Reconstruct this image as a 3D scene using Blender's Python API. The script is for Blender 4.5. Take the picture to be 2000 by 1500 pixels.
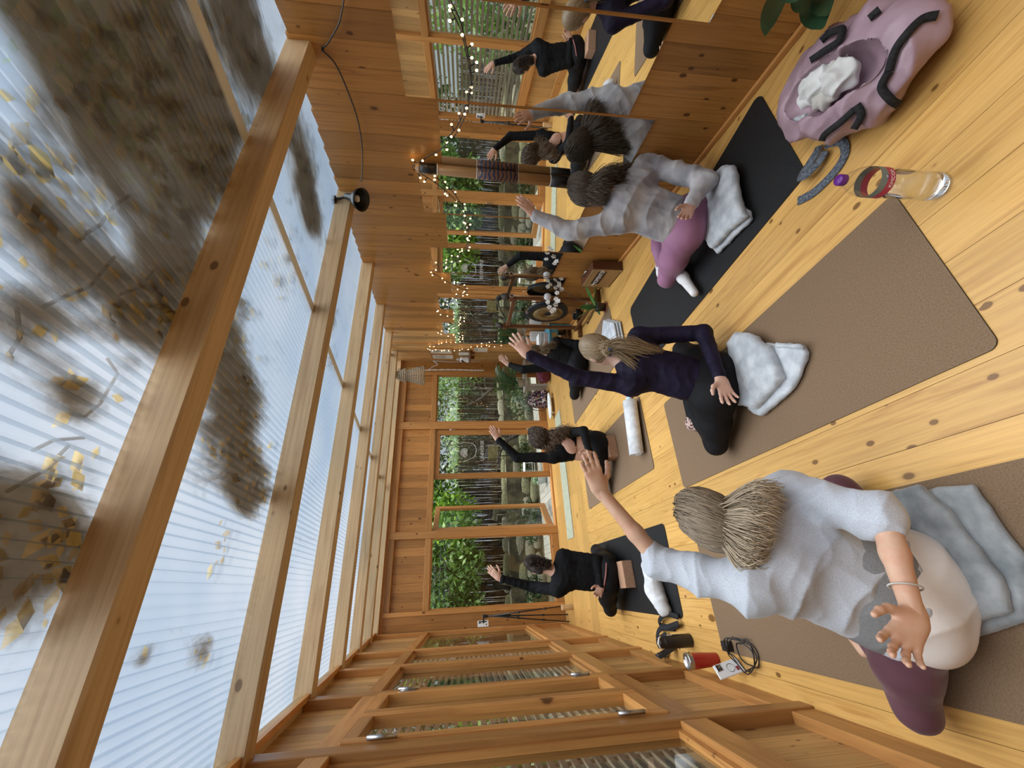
import bpy, math, random
import numpy as np
from mathutils import Vector, Matrix

# ------------------------------------------------------------------ camera
F_PX = 779.5                      # focal length in pixels of the 2000 x 1500 frame
YAW, PITCH, ROLL = (math.radians(a) for a in (26.82, 6.73, 0.19))
CAM = np.array([0.0, 0.0, 1.53])
def _axes():
    cy, sy, cp, sp = math.cos(YAW), math.sin(YAW), math.cos(PITCH), math.sin(PITCH)
    w = np.array([sy * cp, cy * cp, -sp]); r = np.array([cy, -sy, 0.0]); u = np.cross(r, w)
    c, s = math.cos(ROLL), math.sin(ROLL)
    return c * r + s * u, -s * r + c * u, w
CR, CU, CW = _axes()
scene = bpy.context.scene
for o in list(bpy.data.objects):
    bpy.data.objects.remove(o)
col = scene.collection
cam_data = bpy.data.cameras.new('camera'); cam = bpy.data.objects.new('camera', cam_data); col.objects.link(cam)
cam_data.sensor_fit = 'HORIZONTAL'; cam_data.sensor_width = 36.0; cam_data.lens = F_PX * 36.0 / 2000.0
cam_data.clip_start = 0.02; cam_data.clip_end = 200
m = Matrix.Identity(4)
for i in range(3):                # the phone was held on its side: the picture's right is the room's down
    m[i][0], m[i][1], m[i][2], m[i][3] = -CU[i], CR[i], -CW[i], CAM[i]
cam.matrix_world = m
scene.camera = cam

# ------------------------------------------------------------------ world, sun, exposure
world = bpy.data.worlds.new('overcast_sky'); scene.world = world; world.use_nodes = True
wn = world.node_tree; wn.nodes.clear()
wo = wn.nodes.new('ShaderNodeOutputWorld'); wb = wn.nodes.new('ShaderNodeBackground')
wb.inputs[0].default_value = (0.82, 0.90, 1.0, 1); wb.inputs[1].default_value = .37
wn.links.new(wb.outputs[0], wo.inputs[0])
sl = bpy.data.lights.new('sun', 'SUN'); sl.energy = 7.0; sl.angle = math.radians(75); sl.color = (1, 0.96, 0.90)     # hazy sun, widely scattered by thin cloud
sun = bpy.data.objects.new('sun', sl); col.objects.link(sun); sun.rotation_euler = Vector((-.14, .10, -.98)).to_track_quat('-Z', 'Y').to_euler()
scene.view_settings.view_transform = 'Standard'; scene.view_settings.look = 'None'
scene.view_settings.gamma = 1.0; scene.view_settings.use_curve_mapping = False
scene.view_settings.exposure = 0.55
rng = np.random.default_rng(7); random.seed(7)

# ------------------------------------------------------------------ pixel -> place
def A3(*a): return np.array(a, float)
def ray(x, y): return CW * F_PX + CR * ((1500 - y) - 750) - CU * (x - 1000)
def at_z(x, y, z=0.0):
    d = ray(x, y); return CAM + d * (z - CAM[2]) / d[2]
def at_x(x, y, X):
    d = ray(x, y); return CAM + d * (X - CAM[0]) / d[0]
def at_y(x, y, Y):
    d = ray(x, y); return CAM + d * (Y - CAM[1]) / d[1]
def reach(P, px, L, far=True):    # the point seen at px that lies L metres from P
    d = ray(*px); d = d / np.linalg.norm(d); mm = P - CAM; tm = mm @ d; q = L * L - (mm @ mm - tm * tm)
    if q < 0: return CAM + d * tm
    return CAM + d * (tm + (1 if far else -1) * math.sqrt(q))
# ------------------------------------------------------------------ helpers
def setp(o, p):
    if p is None: return
    o.parent = p
    if p.type == 'MESH': o.matrix_parent_inverse = p.matrix_basis.inverted()
def link_mesh(name, me, mt, parent=None, smooth=False):
    o = bpy.data.objects.new(name, me); col.objects.link(o)
    if mt is not None and not me.materials: me.materials.append(mt)
    if smooth: me.polygons.foreach_set('use_smooth', [True] * len(me.polygons))
    setp(o, parent)
    return o
def mesh(name, v, f, mt, parent=None, smooth=False):
    me = bpy.data.meshes.new(name)
    me.from_pydata([tuple(map(float, p)) for p in v], [], [tuple(map(int, q)) for q in f]); me.update()
    return link_mesh(name, me, mt, parent, smooth)
def npmesh(name, v, quads, mt, parent=None, smooth=True, colors=None):
    me = bpy.data.meshes.new(name); v = np.asarray(v, np.float32); quads = np.asarray(quads, np.int32); n = quads.shape[1]
    me.vertices.add(len(v)); me.vertices.foreach_set('co', v.ravel())
    me.loops.add(quads.size); me.loops.foreach_set('vertex_index', quads.ravel())
    me.polygons.add(len(quads)); me.polygons.foreach_set('loop_start', np.arange(len(quads), dtype=np.int32) * n)
    me.polygons.foreach_set('loop_total', np.full(len(quads), n, np.int32))
    me.update(calc_edges=True); me.validate()
    if colors is not None:
        c = me.color_attributes.new('Col', 'FLOAT_COLOR', 'POINT'); c.data.foreach_set('color', np.asarray(colors, np.float32).ravel())
    return link_mesh(name, me, mt, parent, smooth)
def empty(name, loc=(0, 0, 0), rz=0.0, parent=None):
    o = bpy.data.objects.new(name, None); col.objects.link(o); o.location = loc; o.rotation_euler = (0, 0, rz); o.empty_display_size = 0.05
    setp(o, parent)
    return o
def tag(o, label, cat, group=None):
    o['label'] = label; o['category'] = cat
    if group: o['group'] = group
    return o
def struct(o): o['kind'] = 'structure'; return o
_boxes = {}
def box_mesh(dx, dy, dz, mt, ch=0.0):
    key = (round(dx, 3), round(dy, 3), round(dz, 3), mt.name, ch)
    if key in _boxes: return _boxes[key]
    a, b, c = dx / 2, dy / 2, dz / 2
    me = bpy.data.meshes.new('box')
    if ch <= 0:
        v = [(sx * a, sy * b, sz * c) for sx in (-1, 1) for sy in (-1, 1) for sz in (-1, 1)]
        f = [(0, 1, 3, 2), (4, 6, 7, 5), (0, 4, 5, 1), (2, 3, 7, 6), (0, 2, 6, 4), (1, 5, 7, 3)]
        me.from_pydata(v, [], f)
    else:
        import bmesh
        bm = bmesh.new(); bmesh.ops.create_cube(bm, size=1)
        for q in bm.verts: q.co = Vector((q.co.x * dx, q.co.y * dy, q.co.z * dz))
        bmesh.ops.bevel(bm, geom=bm.edges[:], offset=ch, segments=2 if ch > .004 else 1, affect='EDGES', profile=0.6)
        bm.to_mesh(me); bm.free()
    me.update(); me.materials.append(mt); _boxes[key] = me
    return me
def box(name, x0, x1, y0, y1, z0, z1, mt, parent=None, ch=0.0):
    o = bpy.data.objects.new(name, box_mesh(abs(x1 - x0), abs(y1 - y0), abs(z1 - z0), mt, ch)); col.objects.link(o)
    o.location = ((x0 + x1) / 2, (y0 + y1) / 2, (z0 + z1) / 2)
    setp(o, parent)
    return o
def cbox(name, c, d, mt, parent=None, rot=(0, 0, 0), ch=0.0):
    o = bpy.data.objects.new(name, box_mesh(d[0], d[1], d[2], mt, ch)); col.objects.link(o)
    o.location = tuple(c); o.rotation_euler = rot
    setp(o, parent)
    return o
def unit(v):
    v = np.asarray(v, float); return v / (np.linalg.norm(v) + 1e-12)
def frame_of(d, hint=(0, 0, 1)):
    d = unit(d); h = np.asarray(hint, float)
    if abs(d @ unit(h)) > .98: h = A3(1, 0, 0) if abs(d[0]) < .9 else A3(0, 1, 0)
    s = unit(np.cross(d, h)); return d, s, np.cross(s, d)
def tube_data(pts, rad, sides=8, closed=False):
    pts = np.asarray(pts, float); n = len(pts); rad = np.full(n, rad) if np.isscalar(rad) else np.asarray(rad, float)
    v, f = [], []; nrm = None
    for i in range(n):
        t = unit(pts[(i + 1) % n if closed else min(i + 1, n - 1)] - pts[i - 1 if closed else max(i - 1, 0)])
        if nrm is None: nrm = frame_of(t)[1]
        nrm = unit(nrm - t * (nrm @ t)); b = np.cross(t, nrm)
        for k in range(sides):
            a = 2 * math.pi * k / sides
            v.append(pts[i] + rad[i] * (math.cos(a) * nrm + math.sin(a) * b))
    for i in range(n if closed else n - 1):
        j = (i + 1) % n
        for k in range(sides):
            k2 = (k + 1) % sides
            f.append((i * sides + k, i * sides + k2, j * sides + k2, j * sides + k))
    if not closed:
        f.append(tuple(range(sides))[::-1]); f.append(tuple((n - 1) * sides + k for k in range(sides)))
    return v, f
def tube(name, pts, rad, mt, parent=None, sides=8, closed=False):
    v, f = tube_data(pts, rad, sides, closed); return mesh(name, v, f, mt, parent, True)
def spline(ctrl, n=24, closed=False):
    P = np.asarray(ctrl, float); m = len(P); out = []
    segs = m if closed else m - 1
    for i in range(segs):
        p0, p1, p2, p3 = (P[(i - 1) % m], P[i], P[(i + 1) % m], P[(i + 2) % m]) if closed else (P[max(i - 1, 0)], P[i], P[i + 1], P[min(i + 2, m - 1)])
        k = max(2, n // segs)
        for t in np.linspace(0, 1, k, endpoint=False):
            out.append(.5 * (2 * p1 + (p2 - p0) * t + (2 * p0 - 5 * p1 + 4 * p2 - p3) * t * t + (3 * p1 - p0 - 3 * p2 + p3) * t ** 3))
    if not closed: out.append(P[-1])
    return np.array(out)
def lathe(name, prof, mt, parent=None, seg=24, loc=(0, 0, 0), smooth=True, caps=True):
    v, f = [], []; n = len(prof)
    for r, z in prof:
        for k in range(seg):
            a = 2 * math.pi * k / seg; v.append((loc[0] + r * math.cos(a), loc[1] + r * math.sin(a), loc[2] + z))
    for i in range(n - 1):
        for k in range(seg):
            k2 = (k + 1) % seg; f.append((i * seg + k, i * seg + k2, (i + 1) * seg + k2, (i + 1) * seg + k))
    if caps:
        f.append(tuple(range(seg))[::-1]); f.append(tuple((n - 1) * seg + k for k in range(seg)))
    return mesh(name, v, f, mt, parent, smooth)
def strip(name, pts, w, th, mt, parent=None, side=None):
    """flat ribbon of width w and thickness th along pts; side = width directions"""
    pts = np.asarray(pts, float); n = len(pts); v, f = [], []
    for i in range(n):
        t = unit(pts[min(i + 1, n - 1)] - pts[max(i - 1, 0)])
        s = unit(side[i] if side is not None and np.ndim(side) == 2 else (side if side is not None else frame_of(t)[1]))
        s = unit(s - t * (s @ t)); nn = np.cross(s, t)
        for a, b in ((-1, -1), (1, -1), (1, 1), (-1, 1)): v.append(pts[i] + s * a * w / 2 + nn * b * th / 2)
    for i in range(n - 1):
        for k in range(4):
            k2 = (k + 1) % 4; f.append((4 * i + k, 4 * i + k2, 4 * i + 4 + k2, 4 * i + 4 + k))
    f.append((3, 2, 1, 0)); f.append(tuple(4 * n - 4 + k for k in range(4)))
    return mesh(name, v, f, mt, parent, True)
def text_obj(name, body, mt, parent, M, size=.05, depth=.001, flip=False):
    cu = bpy.data.curves.new(name, 'FONT'); cu.body = body; cu.size = size; cu.extrude = depth; cu.align_x = 'CENTER'; cu.align_y = 'CENTER'; cu.resolution_u = 3
    t = bpy.data.objects.new(name, cu); col.objects.link(t)
    me = bpy.data.meshes.new_from_object(t.evaluated_get(bpy.context.evaluated_depsgraph_get())); bpy.data.objects.remove(t)
    if flip: me.transform(Matrix.Scale(-1, 4, (1, 0, 0)))
    me.transform(M); me.materials.clear()
    return link_mesh(name, me, mt, parent)

# ------------------------------------------------------------------ materials
def newmat(name):
    mt = bpy.data.materials.new(name); mt.use_nodes = True; nt = mt.node_tree
    return mt, nt, nt.nodes['Principled BSDF'], nt.nodes['Material Output']
def nd(nt, typ, **kw):
    n = nt.nodes.new(typ)
    for k, v in kw.items():
        if isinstance(k, str) and k.startswith('i_'): n.inputs[int(k[2:])].default_value = v
        else: setattr(n, k, v)
    return n
def lk(nt, a, b): nt.links.new(a, b)
def ramp(nt, stops, src):
    r = nd(nt, 'ShaderNodeValToRGB'); e = r.color_ramp.elements
    while len(e) < len(stops): e.new(0.5)
    for q, (p, c) in zip(e, stops): q.position = p; q.color = (*c, 1) if len(c) == 3 else c
    lk(nt, src, r.inputs[0]); return r
def mix(nt, fac, a, b, mode='MIX'):
    x = nd(nt, 'ShaderNodeMix', data_type='RGBA', blend_type=mode)
    for s, q in ((x.inputs[0], fac), (x.inputs[6], a), (x.inputs[7], b)):
        if hasattr(q, 'links'): lk(nt, q, s)
        elif np.isscalar(q): s.default_value = q
        else: s.default_value = (*q, 1)
    return x.outputs[2]
def bump(nt, bsdf, h, strength=.2, dist=.01):
    b = nd(nt, 'ShaderNodeBump'); b.inputs['Strength'].default_value = strength; b.inputs['Distance'].default_value = dist
    lk(nt, h, b.inputs['Height']); lk(nt, b.outputs[0], bsdf.inputs['Normal'])
def plain(name, c, rough=.5, metal=0.0, spec=.5, emit=None, es=0.0, sheen=0.0):
    mt, nt, b, o = newmat(name); b.inputs['Base Color'].default_value = (*c, 1); b.inputs['Roughness'].default_value = rough; b.inputs['Metallic'].default_value = metal
    b.inputs['Specular IOR Level'].default_value = spec
    if sheen: b.inputs['Sheen Weight'].default_value = sheen
    if emit: b.inputs['Emission Color'].default_value = (*emit, 1); b.inputs['Emission Strength'].default_value = es
    return mt
def wood(name, light, dark, axis='z', knots=1.0, rough=.45, gs=1.0, var=.35, bs=.15):
    mt, nt, b, o = newmat(name)
    tc = nd(nt, 'ShaderNodeTexCoord'); oi = nd(nt, 'ShaderNodeObjectInfo')
    off = nd(nt, 'ShaderNodeVectorMath', operation='SCALE'); off.inputs[0].default_value = (13.7, 29.1, 41.3); lk(nt, oi.outputs['Random'], off.inputs['Scale'])
    ad = nd(nt, 'ShaderNodeVectorMath', operation='ADD'); lk(nt, tc.outputs['Object'], ad.inputs[0]); lk(nt, off.outputs[0], ad.inputs[1])
    ai = 'xyz'.index(axis); sc = [14.0 * gs] * 3; sc[ai] = .9 * gs
    mp = nd(nt, 'ShaderNodeMapping'); mp.inputs['Scale'].default_value = sc; lk(nt, ad.outputs[0], mp.inputs[0])
    n1 = nd(nt, 'ShaderNodeTexNoise'); n1.inputs['Scale'].default_value = 1.6; n1.inputs['Detail'].default_value = 5; n1.inputs['Distortion'].default_value = 1.2; lk(nt, mp.outputs[0], n1.inputs[0])
    sc2 = [60.0 * gs] * 3; sc2[ai] = 1.6 * gs
    m2 = nd(nt, 'ShaderNodeMapping'); m2.inputs['Scale'].default_value = sc2; lk(nt, ad.outputs[0], m2.inputs[0])
    n2 = nd(nt, 'ShaderNodeTexNoise'); n2.inputs['Scale'].default_value = 1.5; n2.inputs['Detail'].default_value = 3; lk(nt, m2.outputs[0], n2.inputs[0])
    L, D = np.array(light), np.array(dark)
    r1 = ramp(nt, [(.30, tuple(D * .55 + L * .45)), (.48, tuple(L)), (.62, tuple(L * .9 + D * .1)), (.78, tuple(L * .45 + D * .55))], n1.outputs[0])
    r2 = ramp(nt, [(.35, (.74, .70, .66)), (.6, (1, 1, 1))], n2.outputs[0])
    c = mix(nt, .55, r1.outputs[0], r2.outputs[0], 'MULTIPLY')
    hv = nd(nt, 'ShaderNodeMapRange'); hv.inputs[3].default_value = 1 - var; hv.inputs[4].default_value = 1 + var * .5; lk(nt, oi.outputs['Random'], hv.inputs[0])
    vv = nd(nt, 'ShaderNodeVectorMath', operation='SCALE'); lk(nt, c, vv.inputs[0]); lk(nt, hv.outputs[0], vv.inputs['Scale']); c = vv.outputs[0]
    if knots > 0:
        for base, al, frac, rmax in ((6.5, 3.6, .40 * knots, .15), (16.0, 9.5, .70 * knots, .20)):
            sc3 = [base * gs] * 3; sc3[ai] = al * gs
            m3 = nd(nt, 'ShaderNodeMapping'); m3.inputs['Scale'].default_value = sc3; lk(nt, ad.outputs[0], m3.inputs[0])
            vo = nd(nt, 'ShaderNodeTexVoronoi'); vo.inputs['Scale'].default_value = 1.0; lk(nt, m3.outputs[0], vo.inputs[0])
            rr = nd(nt, 'ShaderNodeSeparateColor'); lk(nt, vo.outputs['Color'], rr.inputs[0])
            thr = nd(nt, 'ShaderNodeMapRange'); thr.inputs[1].default_value = 1 - frac; thr.inputs[2].default_value = 1.0; thr.inputs[3].default_value = 0.0; thr.inputs[4].default_value = rmax; lk(nt, rr.outputs[0], thr.inputs[0])
            df = nd(nt, 'ShaderNodeMath', operation='SUBTRACT'); lk(nt, thr.outputs[0], df.inputs[0]); lk(nt, vo.outputs['Distance'], df.inputs[1])
            kf = nd(nt, 'ShaderNodeMapRange'); kf.inputs[1].default_value = -.008; kf.inputs[2].default_value = .025; lk(nt, df.outputs[0], kf.inputs[0])
            kk = nd(nt, 'ShaderNodeMath', operation='MULTIPLY'); kk.inputs[1].default_value = .9; lk(nt, kf.outputs[0], kk.inputs[0])
            c = mix(nt, kk.outputs[0], c, tuple(D * .25))
            hf = nd(nt, 'ShaderNodeMapRange'); hf.inputs[1].default_value = -.07; hf.inputs[2].default_value = .02; hf.inputs[4].default_value = .3; lk(nt, df.outputs[0], hf.inputs[0])
            c = mix(nt, hf.outputs[0], c, tuple(D * .8))
    lk(nt, c, b.inputs['Base Color']); b.inputs['Roughness'].default_value = rough
    bump(nt, b, n2.outputs[0], bs, .004)
    return mt
def noisy(name, c1, c2, scale=40, rough=.8, detail=4, lo=.35, hi=.65, bs=.0, sheen=0.0, spec=.3, coord='Object', bscale=None):
    mt, nt, b, o = newmat(name); tc = nd(nt, 'ShaderNodeTexCoord')
    n = nd(nt, 'ShaderNodeTexNoise'); n.inputs['Scale'].default_value = scale; n.inputs['Detail'].default_value = detail; lk(nt, tc.outputs[coord], n.inputs[0])
    r = ramp(nt, [(lo, c1), (hi, c2)], n.outputs[0]); lk(nt, r.outputs[0], b.inputs['Base Color'])
    b.inputs['Roughness'].default_value = rough; b.inputs['Specular IOR Level'].default_value = spec
    if sheen: b.inputs['Sheen Weight'].default_value = sheen; b.inputs['Sheen Roughness'].default_value = .4
    if bs:
        n3 = nd(nt, 'ShaderNodeTexNoise'); n3.inputs['Scale'].default_value = bscale or scale * 2; n3.inputs['Detail'].default_value = 3; lk(nt, tc.outputs[coord], n3.inputs[0])
        bump(nt, b, n3.outputs[0], bs, .004)
    return mt
def glassy(name, tint=(1, 1, 1), refl=.10, rough=.0):
    mt, nt, b, o = newmat(name); nt.nodes.remove(b)
    tr = nd(nt, 'ShaderNodeBsdfTransparent'); tr.inputs[0].default_value = (*tint, 1)
    gl = nd(nt, 'ShaderNodeBsdfGlossy'); gl.inputs['Roughness'].default_value = rough
    lw = nd(nt, 'ShaderNodeLayerWeight'); lw.inputs[0].default_value = .5
    pw_ = nd(nt, 'ShaderNodeMath', operation='POWER'); pw_.inputs[1].default_value = 3.5; lk(nt, lw.outputs['Facing'], pw_.inputs[0])
    fr = nd(nt, 'ShaderNodeMath', operation='MULTIPLY_ADD'); fr.inputs[1].default_value = .55; fr.inputs[2].default_value = .04; lk(nt, pw_.outputs[0], fr.inputs[0])
    ms = nd(nt, 'ShaderNodeMixShader'); lk(nt, fr.outputs[0], ms.inputs[0]); lk(nt, tr.outputs[0], ms.inputs[1]); lk(nt, gl.outputs[0], ms.inputs[2]); lk(nt, ms.outputs[0], o.inputs[0])
    return mt
def colattr(name, rough=.5, spec=.4, sheen=0.0, aniso=0.0):
    mt, nt, b, o = newmat(name); a = nd(nt, 'ShaderNodeAttribute', attribute_name='Col'); lk(nt, a.outputs[0], b.inputs['Base Color'])
    b.inputs['Roughness'].default_value = rough; b.inputs['Specular IOR Level'].default_value = spec
    return mt
def leafmat(name, c1, c2, trans=.35):
    mt, nt, b, o = newmat(name); nt.nodes.remove(b)
    g = nd(nt, 'ShaderNodeNewGeometry'); r = ramp(nt, [(0.0, c1), (1.0, c2)], g.outputs['Random Per Island'])
    d = nd(nt, 'ShaderNodeBsdfDiffuse'); t = nd(nt, 'ShaderNodeBsdfTranslucent'); gl = nd(nt, 'ShaderNodeBsdfGlossy'); gl.inputs['Roughness'].default_value = .35
    lk(nt, r.outputs[0], d.inputs[0]); tc_ = mix(nt, 1.0, r.outputs[0], (1.0, 1.0, .5), 'MULTIPLY'); lk(nt, tc_, t.inputs[0])
    m1 = nd(nt, 'ShaderNodeMixShader'); m1.inputs[0].default_value = trans; lk(nt, d.outputs[0], m1.inputs[1]); lk(nt, t.outputs[0], m1.inputs[2])
    m2 = nd(nt, 'ShaderNodeMixShader'); m2.inputs[0].default_value = .06; lk(nt, m1.outputs[0], m2.inputs[1]); lk(nt, gl.outputs[0], m2.inputs[2]); lk(nt, m2.outputs[0], o.inputs[0])
    return mt
M = {}
WL, WD = (.46, .215, .052), (.22, .080, .016)          # wall boards, colour darkened for the shade on the mirror wall
for ax in 'xyz':
    M['wall_' + ax] = wood('wall_pine_' + ax, WL, WD, ax, knots=.8, rough=.42)
    M['frame_' + ax] = wood('frame_pine_' + ax, (.54, .255, .075), (.27, .10, .025), ax, knots=.25, rough=.4, var=.3)
    M['beam_' + ax] = wood('beam_spruce_' + ax, (.60, .42, .225), (.36, .20, .08), ax, knots=.55, rough=.55, gs=.8, var=.15)
M['upper'] = wood('wall_pine_pale', (.64, .37, .135), (.36, .16, .042), 'z', knots=.75, rough=.45)
M['backw'] = wood('wall_pine_orange', (.55, .255, .070), (.27, .10, .022), 'z', knots=.75, rough=.42)  # wall pine brightened in colour for daylight entering at the garden wall
M['upper_x'] = wood('wall_pine_orange_lit_x', (.55, .26, .072), (.28, .11, .025), 'x', knots=.5, rough=.45)
M['floor'] = wood('floor_pine', (.66, .385, .115), (.38, .165, .035), 'y', knots=.75, rough=.30, var=.14, bs=.06)
M['floor_x'] = wood('floor_pine_x', (.62, .36, .11), (.36, .155, .035), 'x', knots=.5, rough=.30, var=.14, bs=.06)
M['dark'] = plain('joint_shadow', (.05, .03, .015), .9)
M['glass'] = glassy('window_glass', (.97, .99, .98))
M['mirror'] = plain('mirror_silver', (.86, .88, .87), .01, 1.0)
M['steel'] = plain('brushed_steel', (.50, .50, .50), .3, 1.0)
M['black'] = plain('black_plastic', (.012, .012, .013), .4)
M['blackcloth'] = noisy('black_webbing', (.010, .010, .011), (.022, .022, .024), 90, .8)
M['white'] = plain('white_plastic', (.78, .78, .78), .35)
# ------------------------------------------------------------------ the room
XL, YB = -.543, 6.85                       # inner faces of the window wall and the garden wall
RA, RB = 1.9876, .2867                     # mirror wall: x = RA + RB * y
RT = math.atan(RB); RE = A3(math.sin(RT), math.cos(RT), 0); RN = A3(-math.cos(RT), math.sin(RT), 0)
RZ = math.pi / 2 - RT
def zr(y): return 2.255 + .09 * y          # underside of the roof sheets
def rw(y, z, off=0.0): return A3(RA + RB * y, y, z) + RN * off
def on_rw(x, y, off=0.0):
    d = ray(x, y); p0 = rw(0, 0, off); t = ((p0 - CAM) @ RN) / (d @ RN); return CAM + d * t
YN = -1.5                                  # wall behind the photographer

# floor
floor = struct(box('floor', -.75, 4.3, YN - .1, YB + .1, -.09, -.022, M['dark']))
bw = .1665; k = 0
x = -.648
while x < 4.2:
    x1 = x + bw; cuts = [YN] + sorted(rng.choice([-.4, .35, 3.3, 4.1, 4.6], size=1)) + [5.14]
    for y0, y1 in zip(cuts[:-1], cuts[1:]):
        box('board', x + .0008, x1 - .0008, y0 + .0006, y1 - .0006, -.022, 0, M['floor'], floor)
    x = x1
yy = 5.14
while yy < YB - .02:
    y1 = min(yy + .285, YB)
    for x0, x1 in ((-.62, 1.1), (1.1, 2.9), (2.9, 4.2)):
        box('board', x0 + .0006, x1 - .0006, yy + .001, y1 - .001, -.022, 0, M['floor_x'], floor)
    yy = y1

# window wall on the left
wl = struct(box('wall_left', XL - .115, XL - .095, YN, YB + .1, -.05, .50, M['dark']))
posts = [-1.5, -.78, .18, 1.14, 2.10, 3.06, 4.02, 4.94, YB - .05]
def top_l(y): return zr(y) - .015
def planks_y(x0, x1, ya, yb, za, zbf, w, mt, parent, nm='plank'):
    n = max(1, round((yb - ya) / w)); w = (yb - ya) / n
    for i in range(n):
        a, b = ya + i * w, ya + (i + 1) * w
        box(nm, x0, x1, a + .001, b - .001, za, zbf(a) if callable(zbf) else zbf, mt, parent)
for i, p in enumerate(posts):
    box('post', XL - .09, XL, p - .045, p + .045, 0, top_l(p - .04) - .04, M['frame_z'], wl, .004)
for i in range(len(posts) - 1):
    a, b = posts[i] + .045, posts[i + 1] - .045
    box('base_rail', XL - .085, XL - .01, a, b, 0, .115, M['frame_y'], wl, .003)
    box('sill_rail', XL - .085, XL - .004, a, b, .505, .625, M['frame_y'], wl, .003)
    box('header_rail', XL - .085, XL - .004, a, b, 2.035, 2.125, M['frame_y'], wl, .003)
    planks_y(XL - .075, XL - .055, a, b, .115, .505, .115, M['upper'], wl)
    planks_y(XL - .075, XL - .055, a, b, 2.125, lambda q: top_l(q) - .05, .115, M['upper'], wl)
    box('upper_backing', XL - .10, XL - .078, a, b, 2.05, top_l(a) - .05, M['dark'], wl)
# sloping wall plate under the roof
pl = math.atan(.09)
def sloped(nm, x0, x1, y0, y1, dz0, h, mt, parent):
    v = [(x_, y_, zr(y_) + dz_) for x_ in (x0, x1) for y_ in (y0, y1) for dz_ in (dz0, dz0 + h)]
    return mesh(nm, v, [(0, 1, 3, 2), (4, 6, 7, 5), (0, 4, 5, 1), (2, 3, 7, 6), (0, 2, 6, 4), (1, 5, 7, 3)], mt, parent)
sloped('wall_plate', XL - .10, XL + .01, YN, YB, -.07, .045, M['beam_y'], wl)
sloped('plate_strip', XL - .01, XL + .022, YN, YB, -.092, .022, M['frame_y'], wl)
# windows of that wall
def glass_pane(nm, x0, x1, y0, y1, z0, z1, parent): return box(nm, x0, x1, y0, y1, z0, z1, M['glass'], parent)
wi = 0
for i in range(1, len(posts) - 1):
    a, b = posts[i] + .045, posts[i + 1] - .045
    if i == 4:
        for s, (c, d) in enumerate(((a, (a + b) / 2), ((a + b) / 2, b))):
            wi += 1; w = struct(empty('window_%d' % wi, (0, 0, 0)))
            st = .058
            box('stile', XL - .05, XL + .008, c + .002, c + st, .628, 2.03, M['frame_z'], w, .004)
            box('stile', XL - .05, XL + .008, d - st, d - .002, .628, 2.03, M['frame_z'], w, .004)
            box('sash_rail', XL - .05, XL + .006, c + st, d - st, .628, .705, M['frame_y'], w, .004)
            box('sash_rail', XL - .05, XL + .006, c + st, d - st, 1.965, 2.03, M['frame_y'], w, .004)
            glass_pane('pane', XL - .034, XL - .028, c + st - .004, d - st + .004, .70, 1.97, w)
            hy = c - .003 if s == 0 else d + .003
            for hz in (.80, 1.86):
                h = tube('hinge', [(XL + .016, hy, hz - .06), (XL + .016, hy, hz + .06)], .009, M['steel'], w, 10)
                cbox('leaf_plate', (XL + .0095, hy + (.02 if s == 0 else -.02), hz), (.003, .036, .09), M['steel'], w)
    else:
        wi += 1; w = struct(empty('window_%d' % wi, (0, 0, 0)))
        glass_pane('pane', XL - .062, XL - .056, a, b, .625, 2.035, w)
        for (y0, y1, z0, z1, mt) in ((a, a + .022, .625, 2.035, 'frame_z'), (b - .022, b, .625, 2.035, 'frame_z'), (a + .022, b - .022, .625, .65, 'frame_y'), (a + .022, b - .022, 2.01, 2.035, 'frame_y')):
            box('glazing_bead', XL - .055, XL - .03, y0, y1, z0, z1, M[mt], w)

# garden wall at the far end
wb_ = struct(box('wall_back', XL - .1, 4.1, YB + .09, YB + .11, 2.10, zr(YB), M['dark']))
Y0 = YB
box('corner_board', XL, -.335, Y0 + .012, Y0 + .05, 0, zr(YB) - .03, M['backw'], wb_, .003)
box('corner_stile', -.345, -.285, Y0 - .004, Y0 + .09, 0, 2.70, M['frame_z'], wb_, .003)
for a, b, z1 in ((.715, .828, 2.70), (2.555, 2.69, 2.70), (3.652, 3.765, 2.70)):
    box('post', a, b, Y0 - .006, Y0 + .09, 0, z1, M['frame_z'], wb_, .004)
box('right_board', 3.765, 3.98, Y0 + .01, Y0 + .05, 0, zr(YB) - .03, M['wall_z'], wb_, .003)
for a, b in ((-.285, .715), (.828, 2.555), (2.69, 3.652)):
    box('header_rail', a, b, Y0 + .002, Y0 + .09, 2.052, 2.14, M['frame_x'], wb_, .003)
    box('upper_rail', a, b, Y0 + .002, Y0 + .09, 2.62, 2.70, M['frame_x'], wb_, .003)
    n = max(1, round((b - a) / .118)); w_ = (b - a) / n
    for i in range(n): box('plank', a + i * w_ + .001, a + (i + 1) * w_ - .001, Y0 + .045, Y0 + .065, 2.14, 2.62, M['backw'], wb_)
box('top_board', XL, 3.98, Y0 - .004, Y0 + .07, 2.70, zr(YB) - .045, M['upper_x'], wb_, .003)
box('wall_plate', XL, 3.98, Y0 - .06, Y0 - .004, zr(YB) - .13, zr(YB) - .02, M['beam_x'], wb_, .003)
for a, b in ((-.285, .715), (2.69, 3.652)):
    box('bottom_rail', a, b, Y0 + .002, Y0 + .09, 0, .115, M['frame_x'], wb_, .003)
box('threshold', .828, 2.555, Y0 - .01, Y0 + .11, 0, .035, M['frame_x'], wb_, .004)
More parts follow.
